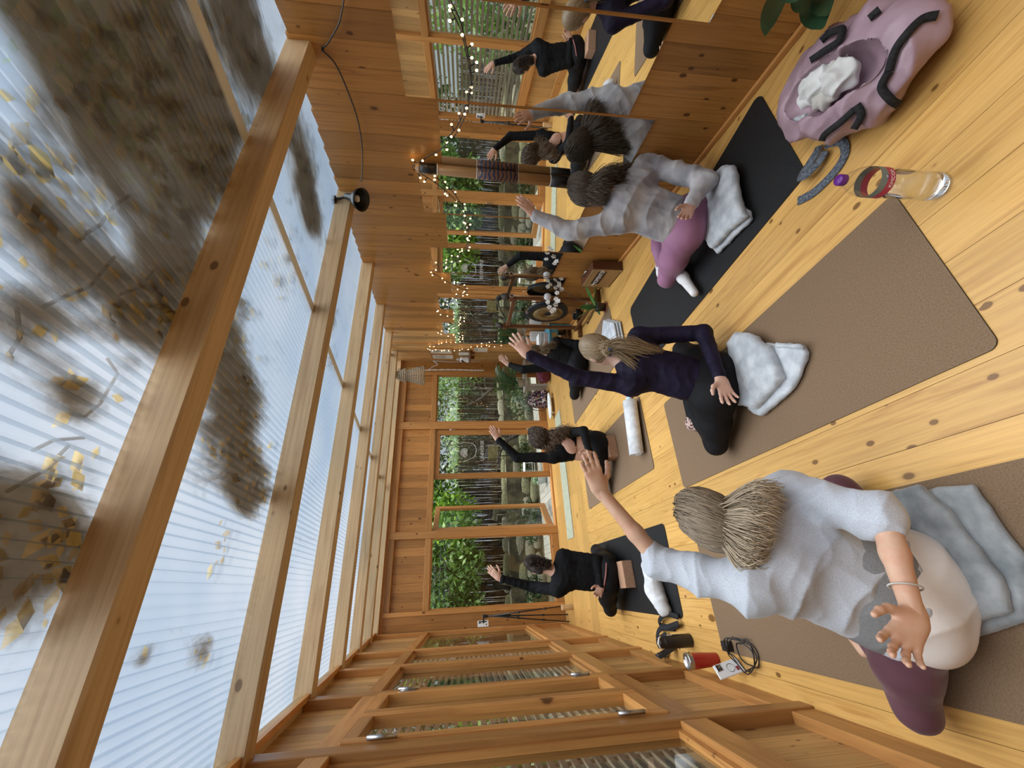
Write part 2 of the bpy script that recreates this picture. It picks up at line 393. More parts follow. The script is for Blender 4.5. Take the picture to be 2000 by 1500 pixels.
for a, b in ((-.285, .715), (2.69, 3.652)):
    wi += 1; w = struct(empty('window_%d' % wi, (0, 0, 0)))
    box('pane', a, b, Y0 + .045, Y0 + .051, .115, 2.052, M['glass'], w)
    for (x0, x1, z0, z1, mt) in ((a, a + .02, .115, 2.052, 'frame_z'), (b - .02, b, .115, 2.052, 'frame_z'), (a + .02, b - .02, .115, .14, 'frame_x'), (a + .02, b - .02, 2.03, 2.052, 'frame_x')):
        box('glazing_bead', x0, x1, Y0 + .02, Y0 + .044, z0, z1, M[mt], w)
M['etch'] = plain('frosted_vinyl', (.62, .62, .58), .6)
def door_leaf(nm, width, rz, loc, art=False):
    d = struct(empty(nm, loc, rz)); s = .095; h0, h1 = .04, 2.045
    box('stile', 0, s, 0, .045, h0, h1, M['frame_z'], d, .004); box('stile', width - s, width, 0, .045, h0, h1, M['frame_z'], d, .004)
    box('door_rail', s, width - s, 0, .045, h0, h0 + .11, M['frame_x'], d, .004); box('door_rail', s, width - s, 0, .045, h1 - .085, h1, M['frame_x'], d, .004)
    box('pane', s - .004, width - s + .004, .02, .026, h0 + .106, h1 - .08, M['glass'], d)
    box('handle', .03, .05, -.05, -.035, 1.0, 1.14, M['steel'], d, .004) if not art else None
    return d
d1 = door_leaf('door_1', .885, 0, (1.662, Y0 + .03, 0), True)
for hz in (.35, 1.75): tube('hinge', [(.886, -.006, hz - .05), (.886, -.006, hz + .05)], .009, M['steel'], d1, 8)
d2 = door_leaf('door_2', .83, math.radians(53), (.832, Y0 + .05, 0))
# the lotus head drawn on the closed leaf's glass
def etched(pts, r=.004): return tube('etched_line', [(p[0], .017, p[1]) for p in pts], r, M['etch'], d1, 5)
def on_door(px): q = at_y(px[0], px[1], Y0 + .047); return (q[0] - 1.662, q[2])
etched([on_door(p) for p in ((894, 895), (879, 894), (878, 888), (876, 885), (878, 880), (880, 876), (878, 873), (881, 869.5), (894, 869))])
etched([on_door(p) for p in ((900, 866), (905, 864), (915, 865), (923, 866), (929, 872), (930.5, 880), (929, 888), (924, 894), (912, 899), (905, 902))])
lc = np.array(on_door((911, 884)))
for a in range(9):
    an = math.radians(-75 + a * 18.75 * 1.0) ; L = .118 - .03 * abs(a - 4) / 4; dv = np.array([math.sin(an), math.cos(an)]); pv = np.array([dv[1], -dv[0]])
    etched([lc + dv * L * t + pv * s * .026 * math.sin(math.pi * t) for s, tt in ((1, (0, .25, .5, .75, 1)), (-1, (.75, .5, .25, 0))) for t in tt], .0032)
tp = on_door((942, 880))
text_obj('etched_text', 'UNIVERSE', M['etch'], d1, Matrix.Translation((tp[0], .016, tp[1])) @ Matrix.Rotation(math.pi / 2, 4, 'X'), .085, .001)

# mirror wall on the right
wr = struct(empty('wall_right', (0, 0, 0)))
def rbox(nm, y0, y1, z0, z1, off0, off1, mt, parent=None, ch=0.0):
    L = (y1 - y0) / math.cos(RT); c = rw((y0 + y1) / 2, (z0 + z1) / 2, (off0 + off1) / 2)
    return cbox(nm, c, (L, abs(off1 - off0), z1 - z0), mt, parent, (0, 0, RZ), ch)
pw = .131; y = YN
while y < YB - .02:
    y1 = min(y + pw, YB)
    rbox('plank', y + .0008, y1 - .0008, 0, zr(y) - .004, -.018, 0, M['wall_z'] if y < 4.98 else M['upper'], wr)
    y = y1
rbox('backing', YN, YB, -.02, zr(YN) - .02, -.05, -.02, M['dark'], wr)
struct(rbox('baseboard_right', YN, YB, 0, .032, 0, .022, M['frame_x'], None, .008))
struct(rbox('trim_1', 5.635, 5.675, 0, zr(5.6) - .01, 0, .012, M['frame_z']))
# wall behind the camera
wn_ = struct(box('wall_front', XL - .1, 2.2, YN - .06, YN - .03, 0, zr(YN), M['dark']))
x = XL
while x < 1.7:
    box('plank', x + .001, x + .149, YN - .03, YN, 0, zr(YN) - .01, M['wall_z'], wn_); x += .15

# roof: rafters and twin-wall sheets
def roof_px(px, py):
    d = ray(px, py); t = (2.255 - CAM[2] + .09 * CAM[1]) / (d[2] - .09 * d[1]); return CAM + d * t
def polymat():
    """clear twin-wall sheet with soft brown patches painted in for the blurred shade of leaves overhead"""
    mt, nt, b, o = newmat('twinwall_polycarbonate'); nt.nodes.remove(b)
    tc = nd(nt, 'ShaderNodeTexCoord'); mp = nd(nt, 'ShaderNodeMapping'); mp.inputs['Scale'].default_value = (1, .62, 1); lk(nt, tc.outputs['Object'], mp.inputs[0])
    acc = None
    for (px, py), r_ in LEAF_SHADE:
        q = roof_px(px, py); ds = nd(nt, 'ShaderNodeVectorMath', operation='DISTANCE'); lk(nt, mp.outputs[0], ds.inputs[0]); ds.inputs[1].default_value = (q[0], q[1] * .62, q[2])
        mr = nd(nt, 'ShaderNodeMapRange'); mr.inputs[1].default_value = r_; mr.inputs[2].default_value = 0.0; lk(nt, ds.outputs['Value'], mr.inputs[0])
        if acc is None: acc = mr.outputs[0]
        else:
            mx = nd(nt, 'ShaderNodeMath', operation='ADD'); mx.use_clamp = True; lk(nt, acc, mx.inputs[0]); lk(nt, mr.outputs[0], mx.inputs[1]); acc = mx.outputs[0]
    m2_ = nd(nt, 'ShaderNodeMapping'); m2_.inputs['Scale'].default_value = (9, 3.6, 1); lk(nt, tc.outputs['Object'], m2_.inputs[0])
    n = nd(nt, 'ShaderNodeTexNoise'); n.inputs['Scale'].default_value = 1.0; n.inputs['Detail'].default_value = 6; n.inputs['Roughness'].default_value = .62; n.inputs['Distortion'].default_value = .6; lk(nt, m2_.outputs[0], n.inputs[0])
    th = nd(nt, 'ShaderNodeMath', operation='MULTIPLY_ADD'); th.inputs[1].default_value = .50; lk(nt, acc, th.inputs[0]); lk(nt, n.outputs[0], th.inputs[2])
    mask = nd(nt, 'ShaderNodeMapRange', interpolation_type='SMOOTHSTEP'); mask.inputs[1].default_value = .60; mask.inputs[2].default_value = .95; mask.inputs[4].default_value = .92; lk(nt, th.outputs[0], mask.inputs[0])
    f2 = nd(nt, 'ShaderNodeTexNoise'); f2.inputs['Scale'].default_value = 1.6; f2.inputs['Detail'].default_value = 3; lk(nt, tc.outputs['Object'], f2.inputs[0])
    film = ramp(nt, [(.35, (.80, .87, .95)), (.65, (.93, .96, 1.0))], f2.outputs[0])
    cc = mix(nt, mask.outputs[0], film.outputs[0], (.30, .235, .165))  # blurred shade of leaf litter and branches painted into the tint
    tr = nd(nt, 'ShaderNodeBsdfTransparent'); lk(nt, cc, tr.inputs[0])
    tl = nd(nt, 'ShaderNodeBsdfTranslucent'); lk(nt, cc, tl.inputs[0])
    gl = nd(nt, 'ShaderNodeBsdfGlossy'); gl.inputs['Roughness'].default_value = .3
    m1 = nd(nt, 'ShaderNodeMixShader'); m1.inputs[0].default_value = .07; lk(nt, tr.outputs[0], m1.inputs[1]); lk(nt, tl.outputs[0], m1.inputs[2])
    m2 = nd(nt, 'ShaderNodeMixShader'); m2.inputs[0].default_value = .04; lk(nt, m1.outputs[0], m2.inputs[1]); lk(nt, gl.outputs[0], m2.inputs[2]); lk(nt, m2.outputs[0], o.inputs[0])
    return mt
LEAF_SHADE = [((330, 100), .42), ((230, 60), .34), ((460, 60), .34), ((520, 150), .24), ((180, 190), .2), ((300, 330), .26), ((420, 250), .2), ((330, 560), .22), ((290, 640), .16), ((440, 620), .24), ((470, 760), .22), ((460, 870), .28), ((500, 950), .2), ((590, 300), .32), ((610, 420), .26),
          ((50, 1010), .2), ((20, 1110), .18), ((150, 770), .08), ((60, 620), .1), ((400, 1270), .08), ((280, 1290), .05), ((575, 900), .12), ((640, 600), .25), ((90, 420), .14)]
def webmat():
    mt, nt, b, o = newmat('polycarbonate_web'); nt.nodes.remove(b)
    tr = nd(nt, 'ShaderNodeBsdfTransparent'); tr.inputs[0].default_value = (.72, .80, .88, 1)
    tl = nd(nt, 'ShaderNodeBsdfTranslucent'); tl.inputs[0].default_value = (.5, .58, .66, 1)
    df = nd(nt, 'ShaderNodeBsdfDiffuse'); df.inputs[0].default_value = (.45, .52, .6, 1)
    a = nd(nt, 'ShaderNodeMixShader'); a.inputs[0].default_value = .5; lk(nt, tl.outputs[0], a.inputs[1]); lk(nt, df.outputs[0], a.inputs[2])
    c = nd(nt, 'ShaderNodeMixShader'); c.inputs[0].default_value = .55; lk(nt, tr.outputs[0], c.inputs[1]); lk(nt, a.outputs[0], c.inputs[2]); lk(nt, c.outputs[0], o.inputs[0])
    return mt
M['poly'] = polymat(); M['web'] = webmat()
M['alu'] = plain('pale_joint_profile', (.70, .73, .76), .45)
ceiling = struct(empty('ceiling', (0, 0, 0)))
YR0, YR1 = YN - .1, YB + .35
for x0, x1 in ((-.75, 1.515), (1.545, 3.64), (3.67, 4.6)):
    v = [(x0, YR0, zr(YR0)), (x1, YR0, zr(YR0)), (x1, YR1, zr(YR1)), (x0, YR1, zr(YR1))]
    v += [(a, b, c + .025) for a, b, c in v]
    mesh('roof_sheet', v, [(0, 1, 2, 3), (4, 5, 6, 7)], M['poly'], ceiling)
    wv, wf = [], []
    xx = x0
    while xx < x1:
        n0 = len(wv)
        wv += [(xx, YR0, zr(YR0) + .001), (xx, YR1, zr(YR1) + .001), (xx, YR1, zr(YR1) + .024), (xx, YR0, zr(YR0) + .024)]; wf.append((n0, n0 + 1, n0 + 2, n0 + 3)); xx += .031
    mesh('sheet_webs', wv, wf, M['web'], ceiling)['kind'] = 'stuff'
for xj in (1.53, 3.655):
    v = [(xj + a, y_, zr(y_) + c) for y_ in (YR0, YR1) for a, c in ((-.028, -.006), (.028, -.006), (.028, .032), (-.028, .032))]
    mesh('joint_strip', v, [(0, 1, 5, 4), (1, 2, 6, 5), (2, 3, 7, 6), (3, 0, 4, 7)], M['alu'], ceiling)
for i in range(-2, 6):
    yb = 1.0146 + 1.0225 * i; yb1 = yb + .084; zt = zr(yb); x1 = RA + RB * (yb + .04) + .004
    v = []
    for xx, (ya, yz) in ((XL - .03, (yb, yb1)), (x1, (yb, yb1))):
        c = .006
        for (yq, zq) in ((ya, zt), (ya, zt - .106 + c), (ya + c, zt - .106), (yz - c, zt - .106), (yz, zt - .106 + c), (yz, zt)): v.append((xx, yq, zq))
    o = mesh('beam', v, [(k_, (k_ + 1) % 6, 6 + (k_ + 1) % 6, 6 + k_) for k_ in range(6)] + [(5, 4, 3, 2, 1, 0), (6, 7, 8, 9, 10, 11)], M['beam_x'], ceiling)

# mirrors: eleven panes, hung alternately high and low
for i in range(11):
    y0 = .283 + .4868 * i; hi = i % 2 == 1; z0 = .615 if hi else .45
    mr = rbox('wall_mirror', y0 + .004, y0 + .474, z0, z0 + 1.232, .002, .008, M['mirror'], None)
    b_ = bpy.data.objects.new('backing_edge', box_mesh(.474 / math.cos(RT) + .004, .0016, 1.236, M['frame_z'])); col.objects.link(b_); b_.parent = mr; b_.location = (0, -.0042, 0)
    nth = ('first', 'second', 'third', 'fourth', 'fifth', 'sixth', 'seventh', 'eighth', 'ninth', 'tenth', 'last')[i]
    tag(mr, 'frameless mirror hung %s, %s in the row counted from the house plant' % ('high' if hi else 'low', nth), 'mirror', 'mirrors on the plank wall')
# ------------------------------------------------------------------ rounded bodies from distance fields
class Field:
    def __init__(self): self.pr = []
    def cap(self, a, b, ra, rb, side=None, flat=1.0, k=.03):
        self.pr.append(('c', A3(*a), A3(*b), ra, rb, None if side is None else unit(side), flat, k)); return self
    def chain(self, pts, rads, side=None, flat=1.0, k=.03):
        for i in range(len(pts) - 1): self.cap(pts[i], pts[i + 1], rads[i], rads[i + 1], side, flat, k)
        return self
    def ell(self, c, R, rad, k=.03):
        self.pr.append(('e', A3(*c), np.array(R, float), A3(*rad), k)); return self
    def sub(self, c, R, rad): self.pr.append(('s', A3(*c), np.array(R, float), A3(*rad))); return self       # carves an ellipsoid out
    def slab(self, poly, z0, z1, r, k=.02, tilt=(0, 0)): self.pr.append(('p', np.array(poly, float), z0, z1, r, k, tilt)); return self
    def cut(self, p, n): self.pr.append(('x', A3(*p), unit(n))); return self       # keeps the side the normal points away from
    def mesh(self, h):
        lo, hi = [], []
        for p in self.pr:
            if p[0] == 'c': q = max(p[3], p[4]); lo.append(np.minimum(p[1], p[2]) - q); hi.append(np.maximum(p[1], p[2]) + q)
            elif p[0] == 'e': q = p[3].max(); lo.append(p[1] - q); hi.append(p[1] + q)
            elif p[0] == 'p': lo.append(A3(*p[1].min(0), p[2])); hi.append(A3(*p[1].max(0), p[3] + .05))
        lo = np.min(lo, 0) - 3 * h; hi = np.max(hi, 0) + 3 * h
        n = np.ceil((hi - lo) / h).astype(int) + 1
        ax = [(lo[i] + h * np.arange(n[i])).astype(np.float32) for i in range(3)]
        f = np.full(n, .3, np.float32)
        for p in self.pr:
            if p[0] == 'x':
                d = (ax[0][:, None, None] - p[1][0]) * p[2][0] + (ax[1][None, :, None] - p[1][1]) * p[2][1] + (ax[2][None, None, :] - p[1][2]) * p[2][2]
                d = d.astype(np.float32); hh = np.maximum(.018 - np.abs(f - d), 0) / .018; f = np.maximum(f, d) + hh * hh * .018 * .25; continue
            if p[0] == 's':
                R = p[2]; px, py, pz = ax[0][:, None, None] - p[1][0], ax[1][None, :, None] - p[1][1], ax[2][None, None, :] - p[1][2]
                u = [(px * R[i][0] + py * R[i][1] + pz * R[i][2]) for i in range(3)]
                k0 = np.sqrt(sum((u[i] / p[3][i]) ** 2 for i in range(3))); k1 = np.sqrt(sum((u[i] / p[3][i] ** 2) ** 2 for i in range(3))) + 1e-6
                f = np.maximum(f, -(k0 * (k0 - 1) / k1)); continue
            if p[0] == 'p':
                X = ax[0][:, None]; Y = ax[1][None, :]; d2 = np.full((n[0], n[1]), 1e9); ins = np.zeros((n[0], n[1]), bool); P = p[1]; r_, k = p[4], p[5]
                for i in range(len(P)):
                    a, b = P[i], P[(i + 1) % len(P)]; e = b - a; t = np.clip(((X - a[0]) * e[0] + (Y - a[1]) * e[1]) / (e @ e), 0, 1)
                    d2 = np.minimum(d2, (X - a[0] - t * e[0]) ** 2 + (Y - a[1] - t * e[1]) ** 2)
                    c_ = ((a[1] <= Y) != (b[1] <= Y)) & (X < a[0] + (Y - a[1]) / (e[1] if abs(e[1]) > 1e-9 else 1e-9) * e[0]); ins ^= c_
                sd = np.where(ins, -1, 1) * np.sqrt(d2); cz = (p[2] + p[3]) / 2; hz = (p[3] - p[2]) / 2; ti = p[6]
                zz = ax[2][None, None, :] - cz - (ti[0] * (X - P[:, 0].mean()) + ti[1] * (Y - P[:, 1].mean()))[:, :, None]
                u = sd[:, :, None] + r_; v = np.abs(zz) - hz + r_
                d = np.minimum(np.maximum(u, v), 0) + np.sqrt(np.maximum(u, 0) ** 2 + np.maximum(v, 0) ** 2) - r_
                hh = np.maximum(k - np.abs(f - d), 0) / k; f = (np.minimum(f, d) - hh * hh * k * .25).astype(np.float32); continue
            if p[0] == 'c': q = max(p[3], p[4]); k = p[7]; a = np.minimum(p[1], p[2]) - q; b = np.maximum(p[1], p[2]) + q
            else: q = p[3].max(); k = p[4]; a = p[1] - q; b = p[1] + q
            pad = k + 2.5 * h
            i0 = np.maximum(np.floor((a - pad - lo) / h).astype(int), 0); i1 = np.minimum(np.ceil((b + pad - lo) / h).astype(int) + 1, n)
            X = ax[0][i0[0]:i1[0]][:, None, None]; Y = ax[1][i0[1]:i1[1]][None, :, None]; Z = ax[2][i0[2]:i1[2]][None, None, :]
            if p[0] == 'c':
                ab = p[2] - p[1]; L2 = float(ab @ ab) + 1e-9
                px, py, pz = X - p[1][0], Y - p[1][1], Z - p[1][2]
                t = np.clip((px * ab[0] + py * ab[1] + pz * ab[2]) / L2, 0, 1)
                qx, qy, qz = px - t * ab[0], py - t * ab[1], pz - t * ab[2]
                if p[5] is not None and p[6] != 1.0:
                    s = (qx * p[5][0] + qy * p[5][1] + qz * p[5][2]) * (1 / p[6] - 1)
                    qx, qy, qz = qx + s * p[5][0], qy + s * p[5][1], qz + s * p[5][2]
                d = np.sqrt(qx * qx + qy * qy + qz * qz) - (p[3] + t * (p[4] - p[3]))
                if p[6] < 1: d = d * max(p[6], .6)
            else:
                R = p[2]; px, py, pz = X - p[1][0], Y - p[1][1], Z - p[1][2]
                u = [(px * R[i][0] + py * R[i][1] + pz * R[i][2]) for i in range(3)]
                k0 = np.sqrt(sum((u[i] / p[3][i]) ** 2 for i in range(3))); k1 = np.sqrt(sum((u[i] / p[3][i] ** 2) ** 2 for i in range(3))) + 1e-6
                d = k0 * (k0 - 1) / k1
            sub = f[i0[0]:i1[0], i0[1]:i1[1], i0[2]:i1[2]]
            hh = np.maximum(k - np.abs(sub - d), 0) / k
            f[i0[0]:i1[0], i0[1]:i1[1], i0[2]:i1[2]] = np.minimum(sub, d) - hh * hh * k * .25
        return nets(f, lo, h)
def nets(f, lo, h):
    s = f < 0
    c = np.zeros(tuple(np.array(f.shape) - 1), np.int8)
    for i in (0, 1):
        for j in (0, 1):
            for k in (0, 1): c += s[i:f.shape[0] - 1 + i, j:f.shape[1] - 1 + j, k:f.shape[2] - 1 + k]
    act = (c > 0) & (c < 8); I = np.argwhere(act); idx = np.full(c.shape, -1, np.int32); idx[act] = np.arange(len(I))
    acc = np.zeros((len(I), 3), np.float32); cnt = np.zeros(len(I), np.float32)
    cor = [(i, j, k) for i in (0, 1) for j in (0, 1) for k in (0, 1)]
    for a in range(8):
        for b in range(a + 1, 8):
            if sum(abs(cor[a][q] - cor[b][q]) for q in range(3)) != 1: continue
            fa = f[I[:, 0] + cor[a][0], I[:, 1] + cor[a][1], I[:, 2] + cor[a][2]]; fb = f[I[:, 0] + cor[b][0], I[:, 1] + cor[b][1], I[:, 2] + cor[b][2]]
            mk = (fa < 0) != (fb < 0); t = np.where(mk, fa / np.where(fa == fb, 1, fa - fb), 0)
            for q in range(3): acc[:, q] += np.where(mk, cor[a][q] + t * (cor[b][q] - cor[a][q]), 0)
            cnt += mk
    V = lo + h * (I + acc / cnt[:, None])
    Q = []
    for axis in range(3):
        sl0 = [slice(None)] * 3; sl1 = [slice(None)] * 3; sl0[axis] = slice(0, -1); sl1[axis] = slice(1, None)
        e = s[tuple(sl0)] != s[tuple(sl1)]; o1, o2 = [(1, 2), (2, 0), (0, 1)][axis]
        E = np.argwhere(e); E = E[(E[:, o1] > 0) & (E[:, o2] > 0) & (E[:, o1] < f.shape[o1] - 1) & (E[:, o2] < f.shape[o2] - 1)]
        q = []
        for d1, d2 in ((1, 1), (0, 1), (0, 0), (1, 0)):
            P = E.copy(); P[:, o1] -= d1; P[:, o2] -= d2; q.append(idx[P[:, 0], P[:, 1], P[:, 2]])
        q = np.stack(q, 1); flip = ~s[E[:, 0], E[:, 1], E[:, 2]]; q[flip] = q[flip][:, ::-1]; Q.append(q)
    return V.astype(np.float32), np.concatenate(Q)
def normals(V, Q):
    n = np.cross(V[Q[:, 2]] - V[Q[:, 0]], V[Q[:, 3]] - V[Q[:, 1]]); N = np.zeros_like(V)
    for i in range(4): np.add.at(N, Q[:, i], n)
    return N / (np.linalg.norm(N, axis=1)[:, None] + 1e-9)
def folds(V, dirs, seed=0):
    """sum of warped ridges; dirs: (direction across the folds, wavelength, amplitude)"""
    r = np.random.default_rng(seed); out = np.zeros(len(V), np.float32)
    for d, wl, am in dirs:
        d = unit(d); s1, s2 = frame_of(d)[1:]; ph = r.random(4) * 6.28
        w = (V @ d) / wl * 6.283 + 1.5 * np.sin((V @ s1) / (wl * 2.6) * 6.283 + ph[0]) + 1.2 * np.sin((V @ s2) / (wl * 3.3) * 6.283 + ph[1])
        env = .5 + .5 * np.sin((V @ (s1 + .6 * d)) / (wl * 3.1) * 6.283 + ph[2]) * np.sin((V @ (s2 - .5 * d)) / (wl * 3.7) * 6.283 + ph[3])
        out += am * env * (1 - 2 * np.abs(np.sin(w / 2)) ** .7)
    return out
def join(parts):
    V, Q, n = [], [], 0
    for v, q in parts: V.append(v); Q.append(q + n); n += len(v)
    return np.concatenate(V), np.concatenate(Q)

def hand_field(wrist, F, N, left, L=.175, curl=.35, spread=.13, fore=None, thumb=.7, curls=None, r0=1.0):
    """wrist point, finger direction, direction the palm faces"""
    F = unit(F); N = unit(N - F * (N @ F)); S = np.cross(N, F) if left else np.cross(F, N)     # S: thumb side
    f = Field(); W = A3(*wrist); s = L / .175
    if fore is not None: f.cap(fore[0], W, fore[1], .0245 * s, N, .8, .02)
    pal = W + F * .045 * s
    f.cap(W - F * .01 * s, W + F * .02 * s, .0235 * s, .026 * s, N, .68, .012)
    for u_, l_ in ((.026, .078), (.009, .084), (-.009, .080), (-.025, .072)):
        f.cap(W + F * .015 * s + S * u_ * .55 * s, W + F * l_ * s + S * u_ * s, .0165 * s, .0115 * s, N, .85, .014)
    base = [(.0285, .078, .068, .0086), (.0095, .083, .076, .0088), (-.0095, .079, .071, .0084), (-.0270, .070, .055, .0074)]
    for i, (u_, l_, fl, rr) in enumerate(base):
        b = W + (F * l_ + S * u_) * s; d = unit(F + S * (spread * (1.5 - i) / 1.5)); cu = (curls[i] if curls else curl); a = cu * .5
        for seg, ln in enumerate((.45, .31, .24)):
            dd = math.cos(a) * d + math.sin(a) * N; e = b + dd * fl * ln * s
            f.cap(b, e, rr * (1 - .07 * seg) * s * r0, rr * (.96 - .09 * seg) * s * r0, None, 1, .006); b = e; a += cu
    b = W + (F * .018 + S * .020 + N * .006) * s; d = unit(F * .55 + S * thumb + N * .25)
    e = b + d * .043 * s; f.cap(b, e, .0145 * s, .0115 * s, None, 1, .012); d2 = unit(F * .85 + S * thumb * .55 + N * .22)
    e2 = e + d2 * .031 * s; f.cap(e, e2, .0108 * s, .0096 * s, None, 1, .006); d3 = unit(F + S * thumb * .3 + N * .15); f.cap(e2, e2 + d3 * .024 * s, .0095 * s, .0078 * s, None, 1, .006)
    return f
def strands(name, roots, ctrl, mt, parent, cols, rad=.0014, seed=0, curl=0.0, cfreq=3.0, n=16, jit=.004, sides=3):
    """each strand: Catmull-Rom through its control points (k,3); cols: (root colour, tip colour) per strand"""
    r = np.random.default_rng(seed); C_ = np.asarray(ctrl, float); m_, k_, _ = C_.shape
    t = np.linspace(0, k_ - 1, n); seg = np.minimum(t.astype(int), k_ - 2); u = (t - seg)[None, :, None]
    p0 = C_[:, np.maximum(seg - 1, 0)]; p1 = C_[:, seg]; p2 = C_[:, seg + 1]; p3 = C_[:, np.minimum(seg + 2, k_ - 1)]
    P = .5 * (2 * p1 + (p2 - p0) * u + (2 * p0 - 5 * p1 + 4 * p2 - p3) * u ** 2 + (3 * p1 - p0 - 3 * p2 + p3) * u ** 3)
    T = np.gradient(P, axis=1); T /= np.linalg.norm(T, axis=2)[..., None] + 1e-9
    hx = r.normal(size=(m_, 1, 3)); A_ = np.cross(T, hx); A_ /= np.linalg.norm(A_, axis=2)[..., None] + 1e-9; B_ = np.cross(T, A_)
    s = np.linspace(0, 1, n)[None, :, None]
    if curl > 0:
        ph = r.random((m_, 1, 1)) * 6.28; fr = cfreq * (.8 + .4 * r.random((m_, 1, 1))); am = curl * (.5 + .8 * r.random((m_, 1, 1))) * np.clip(s * 2.2 - .25, 0, 1)
        P = P + am * (np.cos(fr * s * 6.28 + ph) * A_ + np.sin(fr * s * 6.28 + ph) * B_)
    P = P + jit * np.sin(s * 5 + r.random((m_, 1, 1)) * 6.28) * A_ * s
    R = rad * (.7 + .6 * r.random((m_, 1, 1))) * np.clip((1.02 - s) * 3.5, .12, 1)
    V = np.stack([P + R * (math.cos(2 * math.pi * a / sides) * A_ + math.sin(2 * math.pi * a / sides) * B_) for a in range(sides)], 2)   # m,n,sides,3
    ids = np.arange(m_ * n * sides).reshape(m_, n, sides); Q = []
    for a in range(sides):
        b = (a + 1) % sides; Q.append(np.stack([ids[:, :-1, a], ids[:, :-1, b], ids[:, 1:, b], ids[:, 1:, a]], -1).reshape(-1, 4))
    c0, c1 = cols; cc = c0[:, None, :] * (1 - s) + c1[:, None, :] * s
    cc = np.repeat(cc[:, :, None, :], sides, 2).reshape(-1, 3); cc = np.concatenate([cc, np.ones((len(cc), 1))], 1)
    o = npmesh(name, V.reshape(-1, 3), np.concatenate(Q), mt, parent, True, cc); return o
# ------------------------------------------------------------------ outside
M['soil'] = noisy('garden_soil', (.05, .045, .03), (.13, .12, .07), 6, .95)
M['moss'] = noisy('mossy_stone', (.20, .19, .13), (.44, .42, .33), 9, .9, bs=.5, bscale=30)
M['moss2'] = noisy('mossy_stone_green', (.13, .15, .06), (.36, .35, .24), 7, .9, bs=.5, bscale=30)
M['greydeck'] = wood('weathered_deck', (.36, .36, .32), (.20, .20, .17), 'y', knots=.1, rough=.7, var=.2)
M['reed'] = noisy('dark_reed', (.045, .032, .022), (.13, .10, .07), 12, .9)
M['bark'] = noisy('tree_bark', (.03, .025, .02), (.10, .085, .07), 25, .9, bs=.4)
M['leaf_bright'] = leafmat('leaf_bright', (.12, .30, .04), (.42, .66, .14), .5)
M['leaf_mid'] = leafmat('leaf_mid', (.08, .20, .05), (.32, .50, .16), .45)
M['leaf_dark'] = leafmat('leaf_dark', (.018, .05, .015), (.08, .15, .05), .3)
M['leaf_pale'] = leafmat('leaf_pale', (.20, .34, .22), (.55, .68, .52), .45)
M['leaf_dry'] = leafmat('leaf_dry', (.16, .10, .055), (.42, .30, .16), .6)
M['slat'] = wood('weathered_slat', (.42, .34, .25), (.24, .17, .11), 'y', knots=.1, rough=.75, var=.25)

ground = struct(box('ground', -12, 16, -6, 26, -.35, -.16, M['soil']))
deck = struct(box('deck', .2, 4.4, YB + .13, 8.35, -.12, -.06, M['dark']))
x = .2
while x < 4.35:
    box('board', x + .003, x + .142, YB + .13, 8.35, -.06, -.03, M['greydeck'], deck); x += .145

def leaf_cloud(name, blobs, n, size, mt, parent=None, seed=1, flat=False, hang=0.0):
    """blobs: (centre, radii, weight); every leaf is one folded quad with its own place and turn"""
    r = np.random.default_rng(seed); w = np.array([b[2] for b in blobs], float); w /= w.sum()
    which = r.choice(len(blobs), n, p=w); Cn = np.array([b[0] for b in blobs])[which]; R = np.array([b[1] for b in blobs])[which]
    d = r.normal(size=(n, 3)); d /= np.linalg.norm(d, axis=1)[:, None]; rad = r.random(n) ** .45
    P = Cn + d * R * rad[:, None]
    a = r.normal(size=(n, 3)); a[:, 2] -= hang
    if flat: a[:, 2] *= .12
    a /= np.linalg.norm(a, axis=1)[:, None]
    b = np.cross(a, r.normal(size=(n, 3)) if not flat else np.array([0, 0, 1.0]) + .25 * r.normal(size=(n, 3))); b /= np.linalg.norm(b, axis=1)[:, None]
    L = size * (.6 + .8 * r.random(n))[:, None]; W = L * .24
    V = np.stack([P, P + a * L * .5 + b * W, P + a * L, P + a * L * .5 - b * W], 1).reshape(-1, 3)
    return npmesh(name, V, np.arange(4 * n).reshape(n, 4), mt, parent, False)
def branchy(name, start, dirv, length, rad, depth, mt, parent, seed, spread=.6, up=.15):
    r = np.random.default_rng(seed); V, Fc = [], []; tips = []
    def grow(p, d, L, q, lev):
        pts = [p]; cur = p; dd = unit(d)
        for i in range(6):
            dd = unit(dd + r.normal(size=3) * .16 + A3(0, 0, up * .15)); cur = cur + dd * L / 6; pts.append(cur)
        v, f = tube_data(pts, np.linspace(q, q * .55, 7), 6 if lev < 2 else 4); n0 = len(V); V.extend(v); Fc.extend([tuple(i + n0 for i in t) for t in f])
        if lev >= depth: tips.append(cur); return
        for k_ in range(3 if lev < 2 else 2):
            j = r.integers(2, 7); grow(pts[j], dd + r.normal(size=3) * spread + A3(0, 0, up), L * (.55 + .25 * r.random()), q * .55, lev + 1)
    grow(A3(*start), A3(*dirv), length, rad, 0)
    return mesh(name, V, Fc, mt, parent, True), tips

